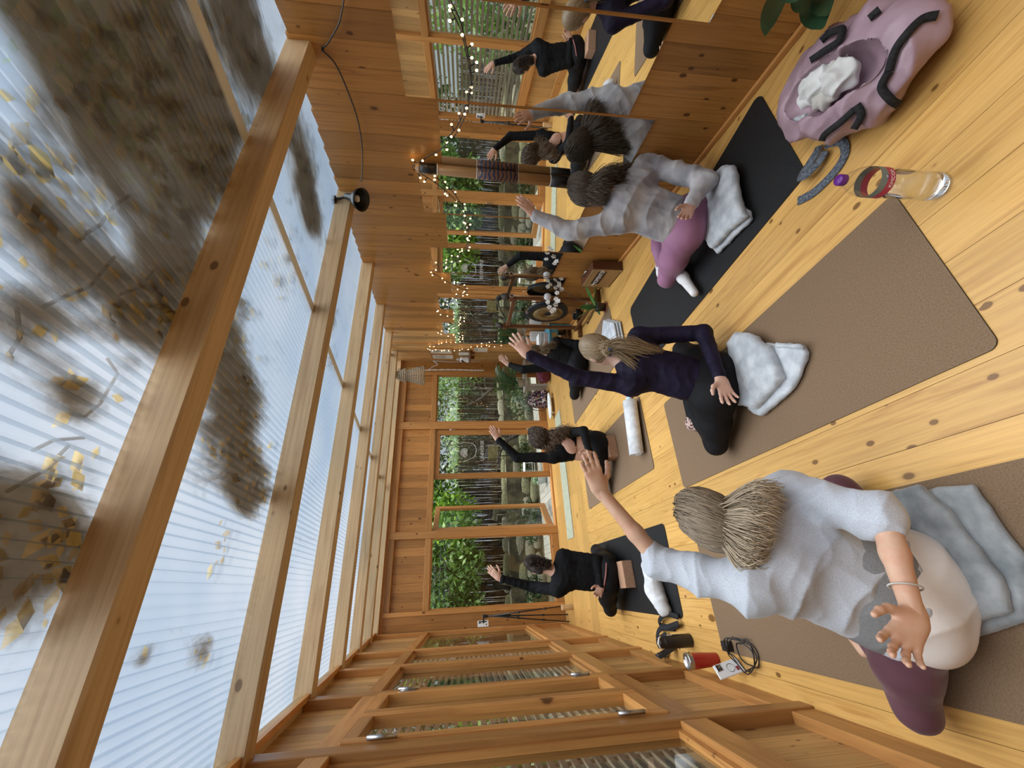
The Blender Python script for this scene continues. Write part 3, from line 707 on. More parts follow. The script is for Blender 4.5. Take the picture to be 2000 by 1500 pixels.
# stone bank behind the deck, stone by stone
bank = struct(box('stone_bank', -4, 9, 9.35, 9.9, -.3, .55, M['soil']))
import bmesh
stones = []
for s in range(6):
    bm = bmesh.new(); bmesh.ops.create_icosphere(bm, subdivisions=2, radius=1)
    rs = np.random.default_rng(90 + s)
    kk = rs.normal(size=(4, 3)) * 1.6; ph = rs.random(4) * 6
    for q in bm.verts:
        p = np.array(q.co); g = 1 + .13 * sum(math.sin(float(kk[i] @ p) + ph[i]) for i in range(4)) / 1.5
        p = np.sign(p) * np.abs(p) ** .5 * g; q.co = Vector(p)
    me = bpy.data.meshes.new('stone'); bm.to_mesh(me); bm.free(); me.polygons.foreach_set('use_smooth', [True] * len(me.polygons)); me.materials.append(M['moss'] if s % 2 else M['moss2']); stones.append(me)
r = np.random.default_rng(3)
for row, (z, w) in enumerate(((-.10, .55), (.10, .48), (.28, .6), (.45, .5), (.57, .45))):
    x = -3.2 + .13 * row
    while x < 8.2:
        ww = w * (.7 + .7 * r.random()); o = bpy.data.objects.new('stone', stones[r.integers(6)]); col.objects.link(o); setp(o, bank)
        o.location = (x + ww / 2, 9.32 + .05 * row + .04 * r.random(), z); o.scale = (ww * .50, .10, .095 + .015 * r.random()); o.rotation_euler = (0, r.normal() * .04, r.normal() * .06); x += ww
# reed screen on the bank
V, Fq = [], []; r = np.random.default_rng(5)
for i in range(2000):
    x = -4 + 13 * i / 2000 + r.normal() * .006; w = .0045 + .004 * r.random(); z1 = 1.62 + .12 * r.random(); t = r.normal() * .02; y = 9.75 + .03 * r.random(); n0 = len(V)
    V += [(x - w, y, .5), (x + w, y, .5), (x + w + t, y, z1), (x - w + t, y, z1)]; Fq.append((n0, n0 + 1, n0 + 2, n0 + 3))
rs_ = tag(mesh('reed_screen', V, Fq, M['reed']), 'dark reed screen standing on top of the stone bank', 'fence'); 
for z in (.75, 1.1, 1.45): tube('binding_wire', [(-4, 9.73, z), (9, 9.73, z)], .006, M['reed'], rs_, 5)

def tree(name, label, base, blobs, n, size, mt, trunk=True, seed=1, group=None, rad=.05, hang=.3, depth=2, L=1.2, dirv=(0, 0, 1)):
    e = empty(name, base); tag(e, label, 'tree' if trunk else 'shrub', group); b = A3(*base)
    if trunk:
        branchy('branches', (0, 0, 0), dirv, L, rad, depth, M['bark'], e, seed)
    else:
        for q in range(4):
            an = q * 1.6 + seed; tube('stem', [(0, 0, 0), (.12 * math.cos(an), .12 * math.sin(an), .4), (.3 * math.cos(an), .3 * math.sin(an), 1.0)], [.02, .015, .008], M['bark'], e, 5)
    leaf_cloud('foliage', [((A3(*c) - b), rr, w) for c, rr, w in blobs], n, size, mt, e, seed, hang=hang)
    return e
tree('laurel_tree', 'bright green leafy tree above the reed screen behind the open door', (1.5, 9.45, .5), [((1.3, 9.1, 1.95), (.75, .5, .75), 2), ((.8, 9.2, 2.6), (.9, .5, .6), 2), ((1.9, 9.3, 2.6), (.6, .5, .7), 1)], 5200, .13, M['leaf_bright'], seed=2)
tree('laurel_tree', 'mid green tree with long leaves filling the upper half of the wide window', (-.1, 9.5, .5), [((-.2, 9.2, 2.1), (.9, .5, .75), 2), ((.4, 9.0, 1.6), (.55, .4, .5), 1), ((-.9, 9.4, 2.4), (.7, .5, .7), 1), ((-.5, 9.2, 1.35), (.5, .35, .3), .5)], 6200, .12, M['leaf_mid'], seed=3)
tree('dark_tree', 'dark bare-branched tree leaning across the closed glass door', (3.35, 8.9, -.1), [((3.0, 9.0, 2.4), (1.1, .6, .6), 2), ((2.2, 9.1, 2.2), (.6, .4, .5), 1), ((4.1, 9.2, 2.5), (.8, .5, .6), 1)], 2600, .085, M['leaf_dark'], seed=4, rad=.06, depth=4, L=1.1, dirv=(-.5, .1, .8))
tree('dark_tree', 'thin bare tree with upright branches seen through the corner window', (4.3, 8.7, -.1), [((4.6, 9.2, 2.3), (1.0, .5, .6), 2), ((5.2, 9.4, 1.6), (.8, .5, .6), 1)], 1800, .09, M['leaf_mid'], seed=8, rad=.05, depth=4, L=1.2, dirv=(.15, .1, .9))
tree('pale_shrub', 'pale bluish green shrub glowing behind the dark branches', (4.4, 11.2, 0), [((4.2, 11.2, 1.5), (1.3, .5, .7), 2), ((6.0, 11.4, 1.3), (1.3, .5, .8), 2), ((3.0, 11.0, 1.6), (.8, .4, .5), 1)], 5200, .13, M['leaf_pale'], trunk=False, seed=6)
tree('hedge_shrub', 'dense dark shrub growing against the foot of the stone bank', (1.3, 9.0, -.16), [((1.2, 9.05, .12), (.5, .12, .22), 1), ((-.3, 9.05, .1), (.5, .12, .2), 1), ((2.6, 9.0, .1), (.5, .12, .2), 1), ((4.2, 9.0, .2), (.8, .2, .35), 1)], 2600, .07, M['leaf_dark'], trunk=False, seed=7, hang=.8)
tree('tall_tree', 'tall distant tree closing the view beyond the reed screen', (-2.5, 13, 0), [((-2.5, 13, 2.6), (2.6, 1, 1.6), 2), ((.5, 13.5, 3.4), (2.2, 1, 1.1), 1)], 5000, .2, M['leaf_dark'], seed=9, rad=.12, L=2.2)
tree('tall_tree', 'tall airy tree rising beyond the corner of the garden', (7.5, 12, 0), [((7.5, 12, 3.0), (2.4, 1, 1.4), 2), ((4.6, 13, 3.4), (2.2, 1, 1.0), 1)], 4200, .18, M['leaf_mid'], seed=10, rad=.1, L=2.2)
# slatted screen outside the window wall
sf = struct(empty('slat_screen', (-1.0, 2.5, -.16)))
for y in (-1.4, .9, 3.2, 5.5, 7.6): cbox('screen_post', (-.03, y - 2.5, 1.3), (.05, .07, 2.6), M['slat'], sf)
z = .35
while z < 2.55:
    cbox('slat', (.01, .6, z), (.02, 9.4, .036), M['slat'], sf); z += .074
for i, (y, mt, sd) in enumerate(((-.6, 'leaf_mid', 21), (1.2, 'leaf_bright', 22), (2.9, 'leaf_mid', 23), (4.6, 'leaf_dark', 24), (6.4, 'leaf_mid', 25))):
    lab = ['mid green shrub nearest the front end behind the slatted screen', 'bright green shrub pressing against the slatted screen', 'loose mid green shrub halfway along the slatted screen', 'dark green shrub behind the slatted screen', 'leafy shrub at the garden end of the slatted screen'][i]
    tree('screen_shrub', lab, (-1.9, y, -.16), [((-2.0, y, 1.0), (.5, .9, .8), 2), ((-2.3, y + .3, 2.0), (.5, .8, .6), 1)], 2200, .12, M[mt], trunk=False, seed=sd)
# things standing on the deck
M['planter'] = noisy('olive_planter', (.12, .10, .04), (.20, .17, .08), 20, .8)
pc = at_y(962, 886, 8.75)
pb = empty('planter_box', (pc[0], 8.75, pc[2] - .12)); tag(pb, 'olive wooden planter box fixed among the dark branches', 'planter')
for sx in (-1, 1): cbox('side_board', (sx * .13, 0, .11), (.018, .2, .22), M['planter'], pb)
cbox('side_board', (0, -.1, .11), (.26, .018, .22), M['planter'], pb); cbox('side_board', (0, .1, .11), (.26, .018, .22), M['planter'], pb); cbox('bottom_board', (0, 0, .01), (.26, .2, .02), M['planter'], pb)
tube('bracket', [(0, .12, .1), (0, .18, -.1), (0, .18, -pc[2] + .1)], .012, M['bark'], pb, 6)
st = empty('wire_stool', (2.1, 7.85, -.03)); tag(st, 'thin white wire stool on the grey deck behind the glass door', 'stool')
for a in range(4):
    an = a * math.pi / 2 + .4; tube('leg', [(.11 * math.cos(an), .11 * math.sin(an), .36), (.16 * math.cos(an), .16 * math.sin(an), 0)], .006, M['alu'], st, 6)
tube('ring', [(.14 * math.cos(a), .14 * math.sin(a), .18) for a in np.linspace(0, 2 * math.pi, 17)[:-1]], .005, M['alu'], st, 6, True)
lathe('seat', [(.0, .36), (.13, .36), (.135, .368), (.13, .376), (.0, .376)], M['alu'], st, 20)
pt = empty('garden_pot', (1.78, 7.55, -.03)); tag(pt, 'pale glazed pot standing on the deck against the door', 'pot')
M['glaze'] = noisy('pale_glaze', (.42, .55, .55), (.75, .80, .78), 14, .35)
lathe('bowl', [(.05, 0), (.075, .02), (.1, .1), (.095, .16), (.105, .175), (.09, .175), (.085, .15), (.0, .15)], M['glaze'], pt, 20)
lathe('soil', [(.0, .151), (.086, .152)], M['soil'], pt, 20, caps=False)
leaf_cloud('plant', [((0, 0, .2), (.1, .1, .08), 1)], 120, .06, M['leaf_pale'], pt, 31)

# litter and twigs lying on the roof sheets, seen as blurred shadows from below
def on_roof(px, py):
    d = ray(px, py); t = (2.255 + .033 - CAM[2] + .09 * CAM[1]) / (d[2] - .09 * d[1]); return CAM + d * t
V, Fq = [], []; r = np.random.default_rng(11)
patches = [((250, 60), .22, 420), ((330, 110), .26, 520), ((420, 90), .24, 420), ((480, 40), .2, 350), ((200, 170), .16, 200), ((330, 230), .14, 160), ((450, 220), .1, 120), ((120, 90), .14, 160), ((300, 330), .16, 190), ((420, 330), .1, 110),
           ((330, 560), .13, 180), ((290, 640), .1, 120), ((200, 620), .07, 40), ((150, 760), .06, 30), ((440, 620), .14, 200), ((470, 760), .12, 170), ((460, 870), .16, 240), ((500, 950), .12, 150), ((540, 560), .1, 100), ((590, 300), .2, 240), ((610, 400), .16, 160), ((560, 470), .12, 110),
           ((40, 1010), .13, 200), ((80, 960), .1, 110), ((20, 1110), .12, 120), ((110, 1090), .06, 40), ((60, 330), .1, 60), ((20, 430), .1, 60), ((100, 420), .1, 60), ((30, 640), .08, 40), ((400, 1270), .04, 25), ((415, 1100), .03, 12), ((280, 1290), .03, 8), ((450, 1050), .08, 40), ((570, 900), .07, 40), ((640, 700), .1, 60), ((640, 560), .12, 70)]
for (px, py), rad, n in patches:
    c = on_roof(px, py); n = n // 6
    for i in range(n):
        p = c + A3(r.normal() * rad * .55, r.normal() * rad * .9, 0); p[2] = zr(p[1]) + .027 + .012 * r.random()
        an = r.random() * 6.3; L = .02 + .05 * r.random(); a = A3(math.cos(an), math.sin(an), .15 * r.normal()) * L; b = A3(-math.sin(an), math.cos(an), 0) * L * .3; n0 = len(V)
        V += [p, p + a * .5 + b, p + a, p + a * .5 - b]; Fq.append((n0, n0 + 1, n0 + 2, n0 + 3))
lf = npmesh('leaf_litter', V, Fq, M['leaf_dry'], None, False); lf['kind'] = 'stuff'; tag(lf, 'brown leaves and needles lying on top of the roof sheets', 'leaves')
for pts in (((90, 600), (130, 580), (180, 560), (230, 500)), ((240, 575), (280, 560), (310, 520)), ((215, 700), (235, 730), (200, 790), (170, 815)), ((70, 880), (110, 860), (170, 855)), ((20, 960), (90, 920), (140, 870)), ((150, 470), (200, 440), (230, 400), (260, 380)), ((20, 700), (45, 660), (40, 600))):
    tg = tube('fallen_twig', [on_roof(*q) + A3(0, 0, .006) for q in pts], .004, M['bark'], None, 5)
    tag(tg, 'thin curved twig lying on the roof sheets', 'twig', 'twigs on the roof')
tree('overhanging_tree', 'tree whose crown overhangs the roof on the mirror side', (4.2, 1.2, -.16), [((3.6, .9, 4.0), (1.0, 1.2, .5), 3), ((3.6, 2.2, 4.2), (.6, .9, .35), 1)], 1200, .11, M['leaf_mid'], seed=41, rad=.11, depth=3, L=2.6, dirv=(-.25, 0, 1))
# ------------------------------------------------------------------ things in the room
M['cork'] = noisy('brown_cork_mat', (.155, .098, .056), (.225, .148, .088), 190, .85, 5, .3, .7, .2, bscale=260)
M['blackmat'] = noisy('black_rubber_mat', (.005, .0055, .006), (.011, .0115, .0125), 120, .55, 4, bs=.15, bscale=300)
M['mat_edge'] = plain('mat_underside', (.02, .018, .016), .8)
M['greenmat'] = noisy('pale_grey_green_mat', (.34, .35, .25), (.42, .43, .32), 14, .7)
M['fleece'] = noisy('grey_fleece', (.38, .41, .44), (.56, .59, .62), 16, .95, 4, .35, .65, .4, .4, .2, bscale=140)
M['fleece_dark'] = noisy('slate_fleece', (.20, .22, .23), (.34, .36, .37), 14, .95, 4, .35, .65, .4, .4, .2, bscale=140)
M['fleece_pale'] = noisy('pale_fleece', (.55, .56, .58), (.70, .71, .72), 25, .95, 4, .35, .65, .4, .3, .2, bscale=160)
M['block'] = noisy('cork_block', (.36, .20, .12), (.46, .27, .17), 90, .8)
def rounded(x0, x1, y0, y1, r, n=6):
    pts = []
    for cx, cy, a0 in ((x1 - r, y1 - r, 0), (x0 + r, y1 - r, 90), (x0 + r, y0 + r, 180), (x1 - r, y0 + r, 270)):
        for i in range(n + 1): a = math.radians(a0 + 90 * i / n); pts.append((cx + r * math.cos(a), cy + r * math.sin(a)))
    return pts
def prism(nm, pts, z0, z1, mt, parent=None, side=None):
    n = len(pts); v = [(p[0], p[1], z0) for p in pts] + [(p[0], p[1], z1) for p in pts]
    f = [tuple(range(n))[::-1], tuple(range(n, 2 * n))] + [(i, (i + 1) % n, n + (i + 1) % n, n + i) for i in range(n)]
    o = mesh(nm, v, f, mt, parent)
    if side is not None:
        o.data.materials.append(side)
        for p in o.data.polygons: p.material_index = 0 if p.index < 2 else 1
    return o
def mat_at(label, x0, x1, y0, y1, mt, th=.005, r=.03, rot=0.0):
    cx, cy = (x0 + x1) / 2, (y0 + y1) / 2
    o = empty('yoga_mat', (cx, cy, 0), rot); tag(o, label, 'yoga mat', 'yoga mats')
    prism('top_layer', rounded(x0 - cx, x1 - cx, y0 - cy, y1 - cy, r), .0025, th, mt, o, M['mat_edge']); prism('base_layer', rounded(x0 - cx, x1 - cx, y0 - cy, y1 - cy, r), .0, .0025, M['mat_edge'], o)
    return o
mat_at('brown cork mat beneath the woman in the grey sweatshirt', -.415, .24, .80, 2.68, M['cork'])
mat_at('brown cork mat beneath the woman in the navy top', .54, 1.185, .815, 2.68, M['cork'])
mat_at('black rubber mat beside the mirror wall', 1.585, 2.235, 1.025, 2.87, M['blackmat'], .006, .05)
mat_at('brown cork mat holding the rolled pale blanket', .78, 1.43, 3.05, 4.96, M['cork'])
mat_at('black rubber mat beneath the woman with the bun', -.275, .365, 3.09, 4.93, M['blackmat'], .006, .04)
mat_at('brown cork mat beneath the woman in the far corner', 1.95, 2.62, 3.30, 5.10, M['cork'])
mat_at('pale grey green mat lying along the garden door', .55, 2.50, 5.84, 6.22, M['greenmat'], .006, .01)

def soft(nm, VQ, mt, parent, fd=None, seed=2, base=(0, 0, 0)):
    V, Q = VQ
    if fd: V = V + normals(V, Q) * folds(V, fd, seed)[:, None]
    V[:, 2] = np.maximum(V[:, 2], .0055)
    return npmesh(nm, V - A3(*base), Q, mt, parent, True)
def blanket(label, layers, mt, fd=None, seed=2):
    e = empty('blanket', (0, 0, .0)); c = np.mean([np.mean(l[0], 0) for l in layers], 0); e.location = (c[0], c[1], 0); tag(e, label, 'blanket')
    for i, (poly, z0, z1, r) in enumerate(layers):
        soft('fold', Field().slab(poly, z0, z1, r).mesh(.009), mt, e, fd, seed + i, (c[0], c[1], 0))
    return e
def pz(pts, z): return [tuple(at_z(x, y, z)[:2]) for x, y in pts]
wr_ = [((1, .4, .5), .11, .005), ((.3, 1, .4), .07, .003)]
blanket('slate grey fleece blanket under the woman in the grey sweatshirt', [
    (pz(((1720, 975), (1840, 950), (1905, 945), (2010, 1090), (2020, 1215), (1900, 1250), (1740, 1180)), .02), .006, .045, .02),
    (pz(((1690, 975), (1800, 945), (1860, 1000), (1960, 1130), (1985, 1200), (1880, 1225), (1740, 1150)), .06), .04, .085, .022)], M['fleece_dark'], wr_, 4)
blanket('pale grey fleece blanket under the woman in the navy top', [
    (pz(((1470, 700), (1500, 668), (1575, 672), (1582, 690), (1570, 735), (1545, 770), (1490, 815), (1465, 800)), .02), .006, .05, .022),
    (pz(((1425, 670), (1440, 648), (1470, 650), (1510, 680), (1535, 740), (1520, 755), (1480, 800), (1440, 790)), .06), .03, .098, .034),
    (pz(((1515, 668), (1570, 672), (1575, 682), (1520, 680)), .05), .04, .068, .013)], M['fleece'], wr_, 7)
blanket('pale grey fleece blanket under the woman in mauve leggings', [
    (pz(((1390, 480), (1402, 498), (1440, 460), (1470, 430), (1468, 412), (1440, 390), (1400, 400)), .02), .006, .04, .018),
    (pz(((1380, 470), (1394, 488), (1430, 450), (1462, 422), (1450, 395), (1440, 340), (1435, 322), (1415, 322), (1392, 350), (1380, 400)), .055), .03, .09, .03)], M['fleece'], wr_, 11)
# rolled blanket with its eye pillow
def roll(label, a, b, r, mt, turns=2.6, flat=.85, seed=3):
    a, b = A3(*a), A3(*b); e = empty('rolled_blanket', tuple((a + b) / 2 * A3(1, 1, 0))); tag(e, label, 'blanket'); c = A3((a[0] + b[0]) / 2, (a[1] + b[1]) / 2, 0)
    d = unit(b - a); s = unit(np.cross(d, (0, 0, 1))); th = np.linspace(0, turns * 2 * math.pi, 60); rr = .012 + (r - .012) * th / th[-1]
    v, f = [], []
    for t, q in zip(th, rr):
        for p in (a, b):
            for w in (q - .006, q + .003): v.append(p - c + s * math.cos(t) * w * 1.12 + A3(0, 0, 1) * math.sin(t) * w * flat)
    for i in range(59):
        k_ = 4 * i; m_ = k_ + 4
        f += [(k_, k_ + 2, m_ + 2, m_), (k_ + 1, m_ + 1, m_ + 3, k_ + 3), (k_, m_, m_ + 1, k_ + 1), (k_ + 2, k_ + 3, m_ + 3, m_ + 2)]
    mesh('roll', v, f, mt, e, True); return e
ra, rb = at_z(1229, 783, .07), at_z(1243, 888, .07)
roll('pale grey blanket rolled up on the brown mat', ra, rb, .072, M['fleece_pale'])
M['print'] = None
mt, nt, bs_, o_ = newmat('bright_print'); tc_ = nd(nt, 'ShaderNodeTexCoord'); vo_ = nd(nt, 'ShaderNodeTexVoronoi'); vo_.inputs['Scale'].default_value = 45; lk(nt, tc_.outputs['Object'], vo_.inputs[0])
hs_ = nd(nt, 'ShaderNodeHueSaturation'); hs_.inputs['Saturation'].default_value = .8; lk(nt, vo_.outputs['Color'], hs_.inputs['Color']); lk(nt, hs_.outputs[0], bs_.inputs['Base Color']); M['print'] = mt
ep = at_z(1228, 772, .03); e = empty('eye_pillow', (ep[0], ep[1], 0)); tag(e, 'small eye pillow in a bright pink and blue print beside the rolled blanket', 'cushion')
soft('cover', Field().ell((ep[0] + .02, ep[1], .03), [unit((1, -.3, 0)), unit((.3, 1, 0)), (0, 0, 1)], (.085, .05, .026)).mesh(.006), M['print'], e, None, 1, (ep[0], ep[1], 0))
tube('drawstring', [(.09, -.02, .03), (.115, -.03, .045), (.125, -.02, .02), (.11, -.005, .012)], .004, M['black'], e, 6)
# blanket bundled by the bun woman's mat
ba, bb = at_z(1272, 1118, .06), at_z(1296, 1188, .06); c = (ba + bb) / 2; e = empty('blanket', (c[0], c[1], 0)); tag(e, 'pale blanket bundled on the black mat behind the woman with the bun', 'blanket')
soft('bundle', Field().chain([ba, (ba + bb) / 2 + A3(.0, .03, .01), bb], [.06, .07, .055], None, 1, .03).cap(ba + A3(.05, .08, -.01), bb + A3(.02, .1, -.015), .05, .045, None, 1, .03).mesh(.009), M['fleece_pale'], e, wr_, 5, (c[0], c[1], 0))
# folded blankets near the gong
fb = [at_z(*q, .03)[:2] for q in ((1180, 668), (1217, 672), (1209, 628), (1185, 622))]; c = np.mean(fb, 0); e = empty('blanket', (c[0], c[1], 0)); tag(e, 'neatly folded grey blanket on the mat end near the gong', 'blanket')
for i in range(3):
    q = [c + (p - c) * (1 - .06 * i) for p in fb]; soft('fold', Field().slab(q, .006 + .026 * i, .030 + .026 * i, .011).mesh(.008), M['fleece'], e, [((1, 1, .2), .1, .0015)], 20 + i, (c[0], c[1], 0))
# blocks
for (cx, cy, who, rz) in ((1.19, 3.80, 'curly haired woman', .06), (.03, 3.93, 'woman with the bun', .02)):
    b = cbox('yoga_block', (cx, cy, .0545), (.225, .15, .097), M['block'], None, (0, 0, rz), .006); tag(b, 'brown cork block under the ' + who, 'yoga block', 'yoga blocks')

# straps
M['strapgrey'] = noisy('grey_strap', (.045, .055, .075), (.16, .175, .20), 120, .9, 3, .35, .65)
def strap(nm, label, runs, w, mt, ring=None):
    e = empty(nm, (0, 0, 0)); c = np.mean(np.array(runs[0]), 0); e.location = (c[0], c[1], 0); tag(e, label, 'strap')
    for pts in runs:
        P = spline(np.array(pts) - A3(c[0], c[1], 0), 36); n = len(P)
        T = np.gradient(P, axis=0); sd = np.cross(T, np.tile(A3(0, 0, 1), (n, 1))); sd = sd / (np.linalg.norm(sd, axis=1)[:, None] + 1e-9)
        tw = np.abs(np.gradient(T[:, 2] / (np.linalg.norm(T, axis=1) + 1e-9))) ; strip('webbing', P, w, .0025, mt, e, sd)
    if ring is not None: tube('ring', [A3(*ring) - A3(c[0], c[1], 0) + .022 * (math.cos(a) * A3(1, 0, 0) + math.sin(a) * A3(0, .9, .2)) for a in np.linspace(0, 6.28, 17)[:-1]], .003, M['steel'], e, 6, True)
    return e
def pp(z, *px): return [at_z(x, y, z_) for (x, y), z_ in zip(px, z if not np.isscalar(z) else [z] * len(px))]
strap('yoga_strap', 'grey woven strap curling out of the pink bag', [pp([.03, .012, .006, .006, .006, .006], (1612, 282), (1642, 275), (1650, 300), (1630, 335), (1590, 375), (1558, 393)),
      pp([.02, .03, .02, .04, .05, .03, .02], (1600, 285), (1590, 305), (1570, 335), (1562, 345), (1575, 340), (1598, 318), (1612, 295))], .038, M['strapgrey'])
strap('yoga_strap', 'black cotton strap coiled beside the black water bottle', [pp([.02, .05, .03, .02, .04, .02], (1325, 1205), (1300, 1200), (1287, 1215), (1300, 1225), (1325, 1218), (1310, 1228)),
      pp([.01, .04, .05, .03, .012], (1318, 1228), (1290, 1228), (1284, 1248), (1302, 1240), (1292, 1258)), pp([.03, .02, .006], (1300, 1270), (1298, 1285), (1296, 1293))], .036, M['blackcloth'])

# bottles and cups by the window wall
b0 = at_z(1347, 1261, .005)[:2]
e = empty('water_bottle', (-.40, 3.06, 0)); tag(e, 'black steel water bottle standing by the window wall', 'bottle')
lathe('body', [(.0, 0), (.038, 0), (.041, .006), (.041, .185), (.038, .195), (.034, .2)], M['black'], e, 24)
lathe('lid', [(.036, .198), (.037, .204), (.037, .222), (.034, .232), (.0, .234)], M['black'], e, 24)
tube('carry_loop', [(-.034, -.012, .215), (-.03, -.03, .235), (0, -.036, .25), (.03, -.03, .235), (.034, -.012, .215)], .005, M['white'], e, 8)
cbox('print_mark', (.0395, -.008, .15), (.003, .012, .035), M['white'], e)
e = empty('tumbler', (-.468, 2.775, 0)); tag(e, 'red metal tumbler with a clear lid near the window wall', 'cup')
M['red'] = plain('red_powder_coat', (.42, .022, .02), .35); M['clear'] = glassy('clear_plastic', (.9, .92, .93))
lathe('cup', [(.0, 0), (.032, 0), (.034, .004), (.044, .165), (.0445, .17)], M['red'], e, 28)
lathe('rim', [(.0448, .168), (.0452, .184), (.043, .186)], M['steel'], e, 28, caps=False)
lathe('lid', [(.0, .176), (.042, .178), (.045, .186), (.044, .196), (.036, .197), (.034, .19), (.0, .19)], M['steel'], e, 28); cbox('slider', (.012, 0, .196), (.024, .012, .008), M['white'], e)
lathe('logo', [(.0, 0), (.004, 0)], M['steel'], e, 8, (.0415, -.004, .1), caps=False)
# phones
def phone(label, c, nrm, upv, w=.072, h=.148, t=.009, mt=None, art=True):
    n = unit(nrm); u = unit(upv - n * (A3(*upv) @ n)); s = np.cross(u, n); e = empty('phone', tuple(c)); tag(e, label, 'phone')
    m_ = Matrix(((s[0], n[0], u[0], 0), (s[1], n[1], u[1], 0), (s[2], n[2], u[2], 0), (0, 0, 0, 1)))
    e.matrix_world = Matrix.Translation(tuple(c)) @ m_
    cbox('case', (0, 0, 0), (w, t, h), mt or M['white'], e, ch=.0035)
    cbox('camera_plate', (w * .22, t * .5 + .001, h * .33), (w * .45, .003, w * .45), M['steel'], e, ch=.001)
    for dx, dz in ((-.1, .1), (.1, .1), (-.1, -.1)):
        o = lathe('lens', [(.0, 0), (.0062, 0), (.0062, .003), (.0, .003)], M['black'], e, 12); o.rotation_euler = (-math.pi / 2, 0, 0); o.location = (w * (.22 + dx), t * .5 + .002, h * .33 + dz * w)
    if art:
        tube('magnet_ring', [(.02 * math.cos(a), t * .5 + .0006, -.01 + .02 * math.sin(a)) for a in np.linspace(0, 6.28, 25)[:-1]], .0016, M['steel'], e, 5, True)
        cbox('sticker', (-.012, t * .5 + .0006, -.045), (.02, .001, .016), M['pink'], e)
    return e
M['pink'] = plain('dusky_sticker', (.30, .05, .06), .5)
pc = at_x(1423, 1306, -.475); phone('white phone propped upright beside the coiled cable', (pc[0], pc[1], .079), (.55, -.8, .25), (-.25, .15, 1), art=True)
pc = at_z(1266, 1280, .05); phone('phone in a dark case leaning against the wall behind the black bottle', (XL + .05, 3.32, .078), (.9, -.2, .35), (-.4, 0, 1), mt=M['black'], art=False)
e = empty('charger_cable', (-.40, 2.43, 0)); tag(e, 'black cable coiled on the floor with its plug', 'cable')
r = np.random.default_rng(2); pts = []
for k_ in range(4):
    for a in np.linspace(0, 2 * math.pi, 10, endpoint=False): pts.append((.075 * math.cos(a + k_ * .2) * (.8 + .1 * k_) + .01 * r.normal(), .085 * math.sin(a + k_ * .2) + .006 * r.normal(), .008 + .02 * k_ * .5 + .05 * max(0, math.sin(a + .5 * k_)) * (k_ > 0)))
tube('cord', spline(pts, 160), .0032, M['black'], e, 6); cbox('plug', (.02, .16, .022), (.05, .06, .042), M['black'], e, ch=.005); tube('pin', [(.02, .19, .03), (.02, .21, .03)], .003, M['steel'], e, 6)

# plastic water bottle in front of the mat
bx, by = 1.085, .715
e = empty('plastic_bottle', (bx, by, 0)); tag(e, 'clear plastic water bottle with a purple cap in front of the brown mat', 'bottle')
M['pet'] = glassy('clear_pet', (.965, .975, .98), rough=.03)
lathe('body', [(.0, .004), (.025, .004), (.03, .0), (.041, .008), (.044, .025), (.043, .05), (.0405, .09), (.043, .12), (.044, .19), (.0445, .2), (.043, .205), (.0445, .212), (.0445, .262), (.043, .268), (.0445, .274), (.042, .29), (.032, .315), (.019, .338), (.0145, .345), (.0145, .355)], M['pet'], e, 36, caps=False)
def watermat():
    mt, nt, b, o = newmat('drinking_water'); b.inputs['Transmission Weight'].default_value = 1.0; b.inputs['IOR'].default_value = 1.33; b.inputs['Roughness'].default_value = 0; b.inputs['Base Color'].default_value = (.97, .985, .98, 1); return mt
M['water'] = watermat()
lathe('water', [(.0, .006), (.026, .006), (.039, .012), (.042, .026), (.041, .05), (.0385, .09), (.041, .12), (.042, .17), (.0, .171)], M['water'], e, 36, caps=False)
M['purple'] = plain('purple_cap', (.11, .012, .20), .35)
lathe('cap', [(.0165, .344), (.0168, .346), (.0168, .364), (.015, .367), (.0, .368)], M['purple'], e, 24)
M['label_grey'] = plain('label_grey', (.16, .22, .23), .5); M['label_red'] = plain('label_red', (.42, .035, .09), .5)
lathe('label', [(.0449, .238), (.0449, .262)], M['label_grey'], e, 36, caps=False); lathe('label', [(.0449, .212), (.0449, .238)], M['label_red'], e, 36, caps=False)
def wrap_text(body, r_, z, a0, size, mt, parent):
    o = text_obj('label_text', body, mt, parent, Matrix.Identity(4), size, .0002)
    for q in o.data.vertices:
        x_, y_, z_ = q.co; a = a0 + x_ / r_; q.co = Vector(((r_ + z_) * math.cos(a), (r_ + z_) * math.sin(a), z + y_))
    return o
wrap_text('KMCOP', .0453, .222, math.radians(235), .016, M['white'], e)
o = wrap_text('o', .0453, .242, math.radians(238), .026, M['purple'], e); wrap_text('69', .0456, .243, math.radians(238), .009, M['white'], e)

# pink duffel
def poly_z(pts, z): return np.array([at_z(x, y, z)[:2] for x, y in pts])
M['bag'] = noisy('dusty_pink_nylon', (.30, .20, .235), (.40, .275, .32), 8, .45, 3, bs=.25, bscale=18, spec=.5)
M['bag_in'] = noisy('bag_lining', (.24, .15, .18), (.32, .21, .25), 8, .6)
bp = poly_z(((1532, 225), (1548, 262), (1600, 285), (1655, 278), (1735, 225), (1775, 150), (1815, 60), (1830, -5), (1775, -35), (1690, 20), (1620, 75), (1560, 140)), .09); bc = bp.mean(0)
e = empty('duffel_bag', (bc[0], bc[1], 0)); tag(e, 'dusty pink duffel bag lying open with black webbing handles', 'bag'); bb3 = (bc[0], bc[1], 0)
la = unit(bp[6] - bp[0]); long_a = A3(la[0], la[1], 0); short_a = A3(-la[1], la[0], 0)
mouth = at_z(1615, 165, .2)
f = Field().slab([bc + (p - bc) * .93 for p in bp], .004, .17, .08, .03)
f.ell((bc[0], bc[1], .11), [long_a, short_a, (0, 0, 1)], (.32, .19, .12), .06)
